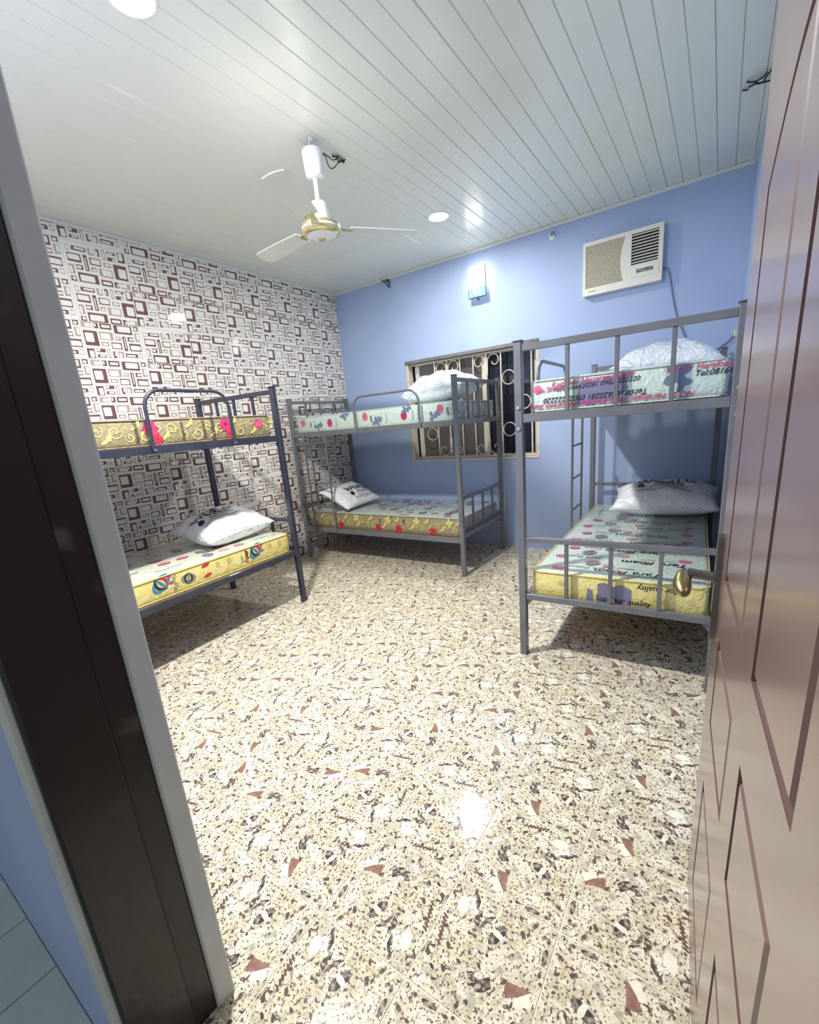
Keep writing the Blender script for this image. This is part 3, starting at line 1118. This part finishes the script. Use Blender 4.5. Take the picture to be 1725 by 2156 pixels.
for s, w, z in ((0.045, 'um', .04), (0.245, 'um', .04), (0.30, 'National', .024), (0.60, 'Superior', .022), (1.035, 'um', .044), (1.21, 'Superior', .024), (1.50, 'Mattress', .024), (1.555, 'Vitafoam', .028), (1.845, 'um', .05), (1.88, 'Superior', .022)):
    P.text(w, s, 1.425, z, 'ink_black' if z > .03 else 'ink_blue', PI / 2, 0.012 if z > .03 else 0)
P.build('print', lambda s, t, h: (s, 0.032 - h, t), m)
P = Print()
for k in range(9):
    P.ell(0.09 + 0.085 * k, 1.42 + 0.03 * math.sin(k * 2.3), 0.028, 0.042, 'ink_faint', k * 0.9, 9)
P.build('print', lambda s, t, h: (1.905 + h, s, t), m)
# ---- middle bed, lower
m = mattress(MBD, (0.040, 1.905, 0.032, 0.868, 0.349, 0.512), ['wrap_pale', 'wrap_khaki', 'wrap_mauve', 'x'],
             'mattress with brown scroll-patterned side on the lower bunk below the window')
P = Print()
swirls(P, 0.06, 1.88, 0.36, 0.50, 9)
for s in (0.50, 0.99, 1.24, 1.62):
    P.flower(s, 0.385, 0.040, 'ink_red', 'ink_maroon', 5, s)
for s in (0.10, 0.72, 1.12, 1.45, 1.80):
    P.flower(s, 0.47, 0.040, 'ink_yellow', 'ink_buff', 4, s)
for s in (0.42, 1.02, 1.30):
    P.text('um', s, 0.455, 0.040, 'ink_black', PI / 2, 0.012)
P.build('print', lambda s, t, h: (s, 0.032 - h, t), m)
P = Print()
word_rows(P, 0.10, 1.86, 0.05, 0.84, 0.095, 0, ['Vitafoam', 'Superior quality', 'Foam'], 12, ['ink_grey', 'ink_grey', 'ink_black'])
P.build('print', lambda s, t, h: (s, t, 0.512 + h), m)
# ---- right bed, upper
m = mattress(RB, (0.045, 0.868, 0.030, 1.905, 1.355, 1.512), ['wrap_pale', 'wrap_pale', 'wrap_pale', 'y'],
             'pale wrapped mattress printed with pink address lines on the bunk below the air conditioner')
P = Print()
for k in range(3):
    P.flower(0.335 + 0.05 * k, 1.415 + 0.022 * (k % 2), 0.060, 'ink_violet', 'ink_blue', 4, k)
P.poly([(0.27, 1.375), (0.40, 1.375), (0.40, 1.475), (0.29, 1.485)], 'ink_violet')
P.poly([(0.44, 1.425), (0.49, 1.432), (0.485, 1.492), (0.43, 1.485)], 'ink_violet')
P.flower(0.685, 1.462, 0.055, 'ink_blue', 'ink_violet', 4, 0.6)
P.flower(0.705, 1.425, 0.036, 'ink_blue', 'ink_violet', 3, 0.2)
P.text('Kuchikau Nassarawa State', 0.335, 1.487, 0.034, 'ink_pink', 0.03, 0.012, 0.3)
P.text('Tel:08166620281 09022222220', 0.350, 1.462, 0.030, 'ink_black', 0.03, 0.010, 0.3)
P.text('NO 21 Harafoam', 0.765, 1.487, 0.034, 'ink_pink', 0.0, 0.012, 0.3)
P.text('Tel:08166', 0.815, 1.459, 0.034, 'ink_black', 0.0, 0.012, 0.3)
P.text('Tel:08166620281 09022222220', 0.345, 1.408, 0.036, 'ink_black', PI, 0.012, 0.3)
P.text('NO 21 Harafoam Street Kuchikau Nassarawa State', 0.400, 1.380, 0.034, 'ink_pink', PI, 0.012, 0.3)
P.badge(0.085, 1.465, 0.020, 0.022, 'ink_rose', 'ink_pink')
P.text('am Street', 0.145, 1.462, 0.034, 'ink_pink', 0.1, 0.012, 0.3)
P.build('print', lambda s, t, h: (s, 0.030 - h, t), m)
# ---- right bed, lower
m = mattress(RB, (0.040, 0.868, 0.030, 1.905, 0.350, 0.510), ['wrap_pale', 'wrap_yellow', 'wrap_yellow', 'y'],
             'yellow-ended mattress with pink ovals on the lower bunk beside the door handle')
P = Print()
P.poly([(0.385, 0.362), (0.545, 0.362), (0.545, 0.455), (0.50, 0.478), (0.46, 0.462), (0.42, 0.480), (0.385, 0.47)], 'ink_violet')
P.poly([(0.33, 0.375), (0.365, 0.372), (0.362, 0.43), (0.335, 0.44)], 'ink_violet')
P.text('Superior quality', 0.505, 0.392, 0.040, 'ink_black', 0.0, 0.010, 0.15)
P.text('for quality', 0.655, 0.472, 0.042, 'ink_black', PI, 0.010, 0.15)
P.flower(0.455, 0.376, 0.020, 'ink_rose', 'ink_violet', 5)
P.flower(0.52, 0.374, 0.018, 'ink_rose', 'ink_violet', 5)
for s in (0.10, 0.20, 0.73, 0.80, 0.70):
    P.ell(s, 0.40 + 0.05 * math.sin(s * 40), 0.016, 0.013, 'ink_buff', 0, 10)
P.ribbon([(0.60, 0.364), (0.66, 0.360), (0.74, 0.358)], 0.006, 'ink_maroon')
P.build('print', lambda s, t, h: (s, 0.030 - h, t), m)
P = Print()
tt = 0.075
rg = random.Random(21)
k = 0
while tt < 1.40:
    off = 0.0 if k % 2 else 0.18
    P.text('Tara Foam', 0.62 - off * 0.6, tt + 0.02, 0.074, 'ink_black', PI, 0.014)
    P.text('F', 0.71 - off * 0.6 - 0.13, tt + 0.02, 0.066, 'ink_red', PI, 0.014)
    P.text('Tara Foam', 0.25 + off * 0.4, tt + 0.045, 0.050, 'ink_grey', PI, 0.006)
    P.text('Superior quality', 0.64 - off, tt + 0.075, 0.026, 'ink_grey', PI, 0.0)
    P.text('Superior quality', 0.28 + off, tt + 0.085, 0.024, 'ink_grey', PI, 0.0)
    P.badge(0.13 + off * 0.2, tt + 0.005 + 0.03 * rg.random(), 0.033, 0.028, 'ink_pink', 'ink_rose')
    P.badge(0.46 - off * 0.3, tt + 0.115, 0.030, 0.024, 'ink_rose', 'wrap_pale')
    P.badge(0.76, tt + 0.10, 0.032, 0.025, 'ink_rose', 'ink_pink')
    P.ball(0.27 + off * 0.3, tt + 0.135, 0.050, ['ink_violet', 'ink_grey', 'ink_blue', 'ink_grey', 'ink_rose'], 1.3)
    tt += 0.19
    k += 1
P.build('print', lambda s, t, h: (s, t + 0.03, 0.510 + h), m)


# ================================================================== PILLOWS
def pillow(name_label, loc, rot, dims, th, matn, text=None, seed=0, tdir='y', group='white bagged pillows'):
    lx, ly = dims
    rg = random.Random(seed)
    ph = [rg.uniform(0, 6.28) for _ in range(6)]

    def outline(u, v):                       # u, v in -1..1, corners drawn out, sides pulled in
        x = u * (1 - 0.085 * (1 - v * v) * abs(u))
        y = v * (1 - 0.075 * (1 - u * u) * abs(v))
        return x * lx / 2, y * ly / 2

    def hgt(u, v, top):
        a = max(0.0, 1 - abs(u) ** 2.6) ** 0.62 * max(0.0, 1 - abs(v) ** 2.6) ** 0.62
        w = 0.05 * math.sin(5 * u + ph[0]) * math.sin(4 * v + ph[1]) + 0.035 * math.sin(11 * u + 5 * v + ph[2]) + 0.02 * math.sin(17 * v - 7 * u + ph[3])
        e = 0.055 * math.sin(14 * v + ph[4]) * abs(u) ** 3 + 0.055 * math.sin(13 * u + ph[5]) * abs(v) ** 3
        if top:
            return th * a * (1 + 1.3 * w) + 0.7 * th * e * a ** 0.5
        return -th * 0.74 * a ** 0.8
    n1, n2 = 36, 28
    mb = MB()
    grid = lambda top: [(outline(-1 + 2 * i / n1, -1 + 2 * j / n2)) + (hgt(-1 + 2 * i / n1, -1 + 2 * j / n2, top),) for j in range(n2 + 1) for i in range(n1 + 1)]
    A, B = grid(True), grid(False)
    idx = lambda i, j: j * (n1 + 1) + i
    mb.add(A, [(idx(i, j), idx(i + 1, j), idx(i + 1, j + 1), idx(i, j + 1)) for j in range(n2) for i in range(n1)])
    mb.add(B, [(idx(i, j), idx(i, j + 1), idx(i + 1, j + 1), idx(i + 1, j)) for j in range(n2) for i in range(n1)])
    me = mb.mesh('pillow', [matn])
    bm = bmesh.new()
    bm.from_mesh(me)
    bmesh.ops.remove_doubles(bm, verts=bm.verts[:], dist=0.0004)
    bmesh.ops.recalc_face_normals(bm, faces=bm.faces[:])
    bm.to_mesh(me)
    bm.free()
    me.polygons.foreach_set('use_smooth', [True] * len(me.polygons))
    o = link('pillow', me)
    o.location = loc
    o.rotation_euler = rot
    tag(o, name_label, 'pillow', group)
    # bag seam flange round the rim
    rim = []
    for i in range(n1):
        rim.append(outline(-1 + 2 * i / n1, -1))
    for j in range(n2):
        rim.append(outline(1, -1 + 2 * j / n2))
    for i in range(n1):
        rim.append(outline(1 - 2 * i / n1, 1))
    for j in range(n2):
        rim.append(outline(-1, 1 - 2 * j / n2))
    n = len(rim)
    inn = [(x * 0.985, y * 0.985, 0.002) for x, y in rim]
    out = [(x * (1.012 + 0.006 * math.sin(k * 1.7)), y * (1.015 + 0.006 * math.sin(k * 2.1)), 0.004 * math.sin(k * 0.9 + seed)) for k, (x, y) in enumerate(rim)]
    low = [(x * 0.985, y * 0.985, -0.002) for x, y in rim]
    MB().add(inn + out + low, [(k, (k + 1) % n, n + (k + 1) % n, n + k) for k in range(n)] + [(n + k, n + (k + 1) % n, 2 * n + (k + 1) % n, 2 * n + k) for k in range(n)]).build('seam', matn, o, smooth='all')
    if text:
        P = Print()
        P.text('WORLD', 0, 0.045, 0.090, 'ink_black', 0, 0.028, 0.0)
        P.text('PILLOW', 0.02, -0.018, 0.046, 'ink_black', 0, 0.012, 0.0)
        P.ell(-0.135, -0.020, 0.022, 0.024, 'ink_black')
        for q, a0, a1 in ((-0.046, -0.08, 0.12), (-0.078, -0.15, 0.15)):   # small print too fine to read
            a = a0
            while a < a1:
                P.ribbon([(a, q), (a + 0.011, q)], 0.008, 'ink_grey')
                a += 0.016
        for q in (-0.092, -0.062):
            P.ribbon([(-0.16 + 0.02 * k, q) for k in range(17)], 0.0016, 'ink_grey')
        mats = []
        pm = MB()
        for i, (vs, fs, mm) in enumerate(P.items):
            if mm not in mats:
                mats.append(mm)
            bm = bmesh.new()
            bv = [bm.verts.new((a, b, 0)) for a, b in vs]
            for f in fs:
                try:
                    bm.faces.new([bv[k] for k in f])
                except ValueError:
                    pass
            for _ in range(2):
                bmesh.ops.triangulate(bm, faces=bm.faces[:])
                ee = [e for e in bm.edges if e.calc_length() > 0.02]
                if ee:
                    bmesh.ops.subdivide_edges(bm, edges=ee, cuts=1)
            bmesh.ops.triangulate(bm, faces=bm.faces[:])
            bm.verts.index_update()
            vv = []
            ts, tx, ty = text[0], text[1], text[2]
            for v in bm.verts:
                a, b = v.co.x * ts, v.co.y * ts
                if tdir == 'y':              # baseline along +y, letters' tops towards -x
                    x, y = tx - b, ty + a
                else:
                    x, y = tx + a, ty + b
                u, w = 2 * x / lx, 2 * y / ly
                for _ in range(4):           # invert the outline
                    ox, oy = outline(u, w)
                    u += (x - ox) * 2 / lx
                    w += (y - oy) * 2 / ly
                u, w = max(-1, min(1, u)), max(-1, min(1, w))
                vv.append((x, y, hgt(u, w, True) + 0.0035 + 0.0001 * i))
            pm.add(vv, [tuple(v.index for v in f.verts) for f in bm.faces], mats.index(mm))
            bm.free()
        tag(pm.build('print', mats, o, fix=False), kind='stuff')
    return o


pillow('white pillow lettered WORLD on the yellow mattress of the dark bunk bed', (-2.600, 1.050, 0.696), (0.05, 0.10, 0.06), (0.50, 0.61), 0.140,
       'pillow_white', (1.05, 0.035, -0.07), 1)
pillow('white lettered pillow leaning on the bed end in the tiled corner', (-2.755, 2.725, 0.650), (0.05, 0.44, 0.03), (0.43, 0.58), 0.085,
       'pillow_white', (1.15, 0.055, 0.08), 2)
pillow('white pillow lettered WORLD PILLOW on the lower bunk under the air conditioner', (0.245, 2.985, 0.632), (0.22, -0.02, 0.03), (0.72, 0.45), 0.125,
       'pillow_white', (1.2, 0.01, 0.0), 3, tdir='x')
pillow('shiny clear-bagged white pillow on the upper bunk before the window', (-1.560, 2.83, 1.632), (0.05, -0.06, -0.03), (0.64, 0.50), 0.155,
       'pillow_clear', None, 4)
pillow('smooth white pillow on the top bunk below the air conditioner', (0.215, 2.93, 1.620), (0.06, 0.02, 0.03), (0.68, 0.46), 0.140,
       'pillow_clear', None, 5)

# ================================================================== CEILING FAN
FX, FY = -1.394, 1.250
fan = empty('ceiling_fan', (FX, FY, H))
tag(fan, 'white ceiling fan with a gold-rimmed motor and three blades', 'ceiling fan')
z = lambda v: v - H
m = MB()
m.tube([(0, 0, 0.0), (0, 0, z(2.885))], 0.016, 10)
pts = [(0.0, 0.016 * math.cos(a), z(2.868) + 0.022 * math.sin(a)) for a in [2 * PI * k / 16 for k in range(17)]]
m.tube(pts, 0.006, 8, cap=False)
m.build('hook', 'white_plastic', fan, smooth=True)
MB().lathe([(0.004, z(2.846)), (0.05, z(2.846)), (0.056, z(2.842)), (0.0575, z(2.83)), (0.050, z(2.735)), (0.047, z(2.722)), (0.038, z(2.716)), (0.012, z(2.716))]).build('canopy', 'white_plastic', fan, smooth=True)
MB().tube([(0, 0, z(2.85)), (0, 0, z(2.57))], 0.0125, 16).build('rod', 'white_plastic', fan, smooth=True)
MB().lathe([(0.012, z(2.596)), (0.040, z(2.596)), (0.0465, z(2.588)), (0.050, z(2.56)), (0.056, z(2.506)), (0.058, z(2.492))]).build('lower_canopy', 'white_plastic', fan, smooth=True)
mo = MB().lathe([(0.02, z(2.500)), (0.075, z(2.497)), (0.100, z(2.487)), (0.108, z(2.474)), (0.108, z(2.452)), (0.100, z(2.440)), (0.082, z(2.430)), (0.02, z(2.428))]).build('motor', 'white_plastic', fan, smooth=True)
MB().lathe([(0.104, z(2.486)), (0.1085, z(2.482)), (0.111, z(2.476)), (0.1095, z(2.470))]).build('upper_rim', 'gold', mo, smooth=True)
MB().lathe([(0.1085, z(2.460)), (0.111, z(2.452)), (0.106, z(2.441)), (0.092, z(2.433)), (0.082, z(2.4305))]).build('lower_rim', 'gold', mo, smooth=True)
MB().lathe([(0.084, z(2.431)), (0.060, z(2.422)), (0.030, z(2.417)), (0.022, z(2.416))]).build('bottom_cover', 'white_plastic', mo, smooth=True)
MB().lathe([(0.0215, z(2.420)), (0.0215, z(2.412)), (0.014, z(2.408)), (0.001, z(2.408))]).build('hub_cap', 'gold', mo, smooth=True)
for k in range(3):
    a = math.radians(54 + 120 * k)
    ca, sa = math.cos(a), math.sin(a)
    pitch = math.radians(9)

    def bf(r, w, d):
        zz = z(2.470) + w * math.sin(pitch) + d
        return (r * ca - w * math.cos(pitch) * sa, r * sa + w * math.cos(pitch) * ca, zz)
    m = MB()
    m.prism([(0.095, -0.018), (0.175, -0.030), (0.185, 0.030), (0.095, 0.018)], -0.002, 0.002, bf)
    m.build('blade_bracket', 'gold', fan)
    out = [(0.165, -0.050), (0.36, -0.062), (0.56, -0.066)] + [(0.585 + 0.012 * math.sin(PI * q / 6), -0.055 + 0.11 * q / 6) for q in range(7)] + [(0.56, 0.066), (0.36, 0.062), (0.165, 0.050)]
    b = MB().prism(out, 0.002, 0.005, bf).build('blade', 'pvc', fan)
    for q in (-0.02, 0.02):
        MB().tube([bf(0.175, q, -0.002), bf(0.175, q, -0.006)], 0.004, 8).build('screw', 'gold', b)
# loose wires by the fan hook
m = MB()
for s in range(2):
    pts = []
    for k in range(14):
        q = k / 13
        pts.append((0.050 * (1 - q) + 0.010 * math.sin(q * 6 + 2 * s), 0.030 + 0.20 * q, -0.075 * (1 - q) - (0.062 if s else 0.022) * math.sin(PI * q)))
    m.tube(pts, 0.0028, 6)
w = m.build('ceiling_wire', 'cable_black', None, smooth=True)
w.location = (FX, FY, H)
tag(w, 'loop of dark wires hanging from the ceiling beside the fan', 'wire')
m = MB()
rg = random.Random(4)
for s in range(5):
    pts = [(rg.uniform(-.02, .02), 0.02 * s - 0.04, -0.004 - 0.006 * rg.random()), (rg.uniform(-.02, .02), 0.014 * s - 0.03 + rg.uniform(-.02, .02), -0.014 - 0.008 * rg.random()), (rg.uniform(-.02, .02), 0.02 * s - 0.02, -0.006)]
    m.tube(pts, 0.0045, 6)
m.build('tape_knot', 'cable_black', w, smooth=True).location = (-0.004, 0.225, 0)


# ================================================================== LAMPS
def downlight(x, y, label, face):
    r = empty('ceiling_lamp', (x, y, H))
    tag(r, label, 'ceiling lamp', 'round ceiling lamps')
    MB().lathe([(0.073, 0.006), (0.073, -0.003), (0.076, -0.005), (0.084, -0.004), (0.085, 0.002)], n=36).build('rim', 'white_plastic', r, smooth=True)
    MB().lathe([(0.0735, -0.0015), (0.050, -0.0028), (0.024, -0.0035), (0.0005, -0.0036)], n=36).build('diffuser', face, r, smooth=True)
    return r


downlight(-1.372, 2.592, 'bright round ceiling lamp between the fan and the back wall', 'lamp_face_weak')
downlight(-1.277, 0.270, 'bright round ceiling lamp nearest the camera at the top edge', 'lamp_face')

# ---- wall sconce
sc = empty('wall_lamp', (-1.430, YB, 2.600))
tag(sc, 'lit rectangular glass wall lamp above the barred window', 'wall lamp')
MB().box(-0.058, 0.058, -0.012, 0.0, -0.10, 0.10, 0.003).build('back_plate', 'chrome', sc)
MB().tube([(0, -0.040, -0.05), (0, -0.040, -0.03), (0, -0.040, 0.06), (0, -0.040, 0.075)], [0.012, 0.018, 0.018, 0.010], 14).build('bulb', 'bulb_face', sc, smooth=True)
MB().tube([(0, -0.040, -0.085), (0, -0.040, -0.05)], 0.014, 12).build('socket', 'chrome', sc, smooth=True)
for zz in (-0.085, 0.09):
    MB().tube([(0, -0.010, zz), (0, -0.076, zz)], 0.005, 8).build('stud', 'chrome', sc, smooth=True)
gp = MB()
gp.prism([(-0.087, -0.055), (0.087, -0.055), (0.087, 0.134), (-0.060, 0.134), (-0.078, 0.126), (-0.087, 0.112)], -0.084, -0.078, lambda a, b, d: (a, d, b))
gp.build('glass_shade', 'lit_glass', sc)
MB().box(0.087, 0.0905, -0.086, -0.074, -0.136, 0.134, 0.001).build('glass_edge', 'steel', sc)
MB().box(-0.0905, -0.087, -0.086, -0.074, -0.136, 0.112, 0.001).build('glass_edge', 'steel', sc)
lg = MB().box(-0.087, 0.087, -0.084, -0.078, -0.134, -0.055, 0.001).build('clear_panel', 'clear_glass', sc)
for rr_, cx, cz in ((0.030, 0.005, -0.088), (0.019, 0.005, -0.088), (0.012, -0.035, -0.075)):
    pts = [(cx + rr_ * math.cos(2 * PI * k / 20), -0.085, cz + rr_ * math.sin(2 * PI * k / 20)) for k in range(21)]
    MB().tube(pts, 0.0028, 6, cap=False).build('etched_ring', 'etch', lg, smooth=True)
MB().box(-0.088, 0.088, -0.086, -0.074, -0.140, -0.134, 0.001).build('lower_edge', 'steel_dark', sc)
MB().tube([(0, -0.06, -0.138), (0, -0.06, -0.146), (0, -0.06, -0.154), (0, -0.06, -0.162)], [0.004, 0.010, 0.010, 0.003], 10).build('finial', 'steel_dark', sc, smooth=True)

# ================================================================== AIR CONDITIONER
AX0, AX1, AZ0, AZ1 = -0.472, 0.110, 2.266, 2.662
AYF = YB - 0.065
ac = empty('air_conditioner', ((AX0 + AX1) / 2, YB, AZ0))
tag(ac, 'white window air conditioner set high in the blue back wall', 'air conditioner')


def apart(mb, name, m, parent=ac, smooth=False):
    return rel(mb, ac).build(name, m, parent, smooth=smooth)


apart(MB().box(AX0 + 0.008, AX1 - 0.008, AYF + 0.02, YB, AZ0 + 0.008, AZ1 - 0.008, 0.002), 'body', 'ac_gap')
GX0, GX1 = AX0 + 0.022, -0.155


def gright(z):     # the intake grille ends in a concave curve
    k = (z - AZ0) / (AZ1 - AZ0)
    return GX1 - 0.030 * math.sin(PI * min(max((k - 0.08) / 0.84, 0), 1))


m = MB()
fz = lambda a, b, d: (a, d, b)
m.prism([(AX0, AZ0), (AX1, AZ0), (AX1, AZ0 + 0.052), (AX0, AZ0 + 0.052)], AYF, YB - 0.002, fz)
m.prism([(AX0, AZ1 - 0.028), (AX1, AZ1 - 0.028), (AX1, AZ1), (AX0, AZ1)], AYF, YB - 0.002, fz)
m.prism([(AX0, AZ0 + 0.052), (GX0, AZ0 + 0.052), (GX0, AZ1 - 0.028), (AX0, AZ1 - 0.028)], AYF, YB - 0.002, fz)
LX0, LX1, LZ0 = -0.108, 0.080, AZ0 + 0.150
m.prism([(LX1, AZ0 + 0.052), (AX1, AZ0 + 0.052), (AX1, AZ1 - 0.028), (LX1, AZ1 - 0.028)], AYF, YB - 0.002, fz)
m.prism([(LX0, AZ0 + 0.052), (LX1, AZ0 + 0.052), (LX1, LZ0), (LX0, LZ0)], AYF, YB - 0.03, fz)
zs = [AZ0 + 0.052 + (AZ1 - 0.028 - AZ0 - 0.052) * k / 12 for k in range(13)]
for k in range(12):
    m.prism([(gright(zs[k]), zs[k]), (LX0, zs[k]), (LX0, zs[k + 1]), (gright(zs[k + 1]), zs[k + 1])], AYF, YB - 0.03, fz)
apart(m, 'front_frame', 'ac_white')
m = MB()
n = 30
for k in range(n):
    zz = AZ0 + 0.056 + (AZ1 - 0.034 - AZ0 - 0.056) * k / (n - 1)
    m.box(GX0, gright(zz) + 0.004, AYF + 0.004, AYF + 0.018, zz - 0.0032, zz + 0.0032)
tag(apart(m, 'intake_grille', 'ac_slat'), 'beige intake grille of fine slats', kind='stuff')
apart(MB().box(LX0, LX1, AYF + 0.018, AYF + 0.021, LZ0, AZ1 - 0.028), 'louvre_cavity', 'ac_dark')
for k in range(10):
    zz = LZ0 + 0.010 + (AZ1 - 0.036 - LZ0 - 0.010) * k / 9.4
    apart(MB().add([(LX0, AYF + 0.003, zz), (LX1, AYF + 0.003, zz), (LX1, AYF + 0.016, zz + 0.009), (LX0, AYF + 0.016, zz + 0.009),
                    (LX0, AYF + 0.003, zz + 0.005), (LX1, AYF + 0.003, zz + 0.005), (LX1, AYF + 0.016, zz + 0.013), (LX0, AYF + 0.016, zz + 0.013)],
                   [(0, 1, 2, 3), (4, 5, 6, 7), (0, 1, 5, 4), (1, 2, 6, 5), (2, 3, 7, 6), (3, 0, 4, 7)]), 'louvre_slat', 'ac_white')
cp = apart(MB().box(LX0 + 0.004, LX1 + 0.010, AYF - 0.003, AYF, AZ0 + 0.056, LZ0 - 0.012, 0.001), 'control_panel', 'ac_white')
apart(MB().box(LX0 + 0.040, LX1 - 0.030, AYF - 0.005, AYF - 0.003, AZ0 + 0.086, AZ0 + 0.112, 0.0005), 'display', 'ac_display', cp)
apart(MB().box(AX0 + 0.045, AX0 + 0.105, AYF - 0.0015, AYF, AZ0 + 0.024, AZ0 + 0.029), 'maker_plate', 'ac_gap')
# ---- cable from the air conditioner down behind the bunk
m = MB()
pts = [(0.113, YB - 0.012, 2.350), (0.138, YB - 0.010, 2.352), (0.160, YB - 0.009, 2.300), (0.186, YB - 0.008, 2.150), (0.222, YB - 0.008, 2.000),
       (0.270, YB - 0.008, 1.880), (0.310, YB - 0.008, 1.780), (0.360, YB - 0.008, 1.700), (0.460, YB - 0.008, 1.690), (0.560, YB - 0.008, 1.745), (0.606, YB - 0.010, 1.800)]
sm = []
for i in range(len(pts) - 1):
    p0, p1, p2, p3 = [Vector(pts[min(max(q, 0), len(pts) - 1)]) for q in (i - 1, i, i + 1, i + 2)]
    for k in range(5):
        t = k / 5
        sm.append(0.5 * ((2 * p1) + (p2 - p0) * t + (2 * p0 - 5 * p1 + 4 * p2 - p3) * t * t + (3 * p1 - p0 - 3 * p2 + p3) * t ** 3))
sm.append(Vector(pts[-1]))
m.tube(sm, 0.0048, 8)
c = m.build('power_cable', 'cable_grey', None, smooth=True)
tag(c, 'grey power cable running down the blue wall from the air conditioner', 'cable')
# ---- socket with plug in the right corner
so = empty('wall_socket', (xr(3.34), 3.34, 1.790))
tag(so, 'cream wall socket with a plug in the far right corner', 'socket')
MB().box(-0.012, 0.0, -0.042, 0.042, -0.042, 0.042, 0.002).build('socket_plate', 'ac_white', so)
MB().box(-0.045, -0.012, -0.022, 0.022, -0.020, 0.024, 0.005).build('plug', 'ac_slat', so)

# ---- stray wire ends and the wall hook
def wire_things(name, loc, strokes, r, label, m='cable_black'):
    mb = MB()
    for s in strokes:
        mb.tube(s, r, 6)
    o = mb.build(name, m, None, smooth=True)
    o.location = loc
    tag(o, label, 'wire')
    return o


wire_things('ceiling_wire', (0.59, 2.46, H), [
    [(-0.055, 0.045, -0.001), (-0.05, 0.02, -0.012), (-0.035, 0.02, -0.016), (-0.03, -0.01, -0.020), (-0.005, -0.02, -0.022), (0.03, 0.0, -0.020), (0.055, 0.02, -0.014)],
    [(-0.04, -0.03, -0.004), (-0.025, -0.045, -0.018), (0.0, -0.04, -0.022), (0.025, -0.05, -0.020), (0.04, -0.065, -0.012)],
    [(-0.02, -0.01, -0.020), (-0.005, -0.035, -0.024), (0.015, -0.01, -0.024)],
    [(0.025, 0.0, -0.020), (0.04, -0.05, -0.022), (0.055, -0.09, -0.022), (0.065, -0.10, -0.020)]], 0.0042,
    'tangle of black wire ends on the ceiling by the right wall')
wire_things('wall_wire', (-2.53, YB, 2.83), [
    [(-0.065, -0.001, 0.045), (-0.05, -0.02, 0.040), (-0.035, -0.022, 0.046), (-0.015, -0.024, 0.030), (0.01, -0.02, 0.044), (0.035, -0.018, 0.034), (0.045, -0.016, 0.040)],
    [(-0.02, -0.022, 0.030), (0.015, -0.02, 0.000), (0.042, -0.018, -0.040)], [(0.045, -0.016, 0.038), (0.050, -0.018, 0.0), (0.043, -0.018, -0.042)],
    [(0.0, -0.004, 0.036), (0.02, -0.02, 0.028), (0.04, -0.02, 0.020)]], 0.0045,
    'black wire stub on the blue wall near the tiled corner')
hk = empty('wall_hook', (-0.745, YB, 2.812))
tag(hk, 'small grey hook on the blue wall left of the air conditioner', 'hook')
MB().box(-0.022, 0.022, -0.006, 0, -0.030, 0.028, 0.003).build('hook_plate', 'white_plastic', hk)
MB().tube([(0, -0.004, 0.006), (0.0, -0.030, 0.008), (0.012, -0.040, 0.006), (0.030, -0.042, 0.010)], 0.010, 10).build('peg', 'cable_grey', hk, smooth=True)
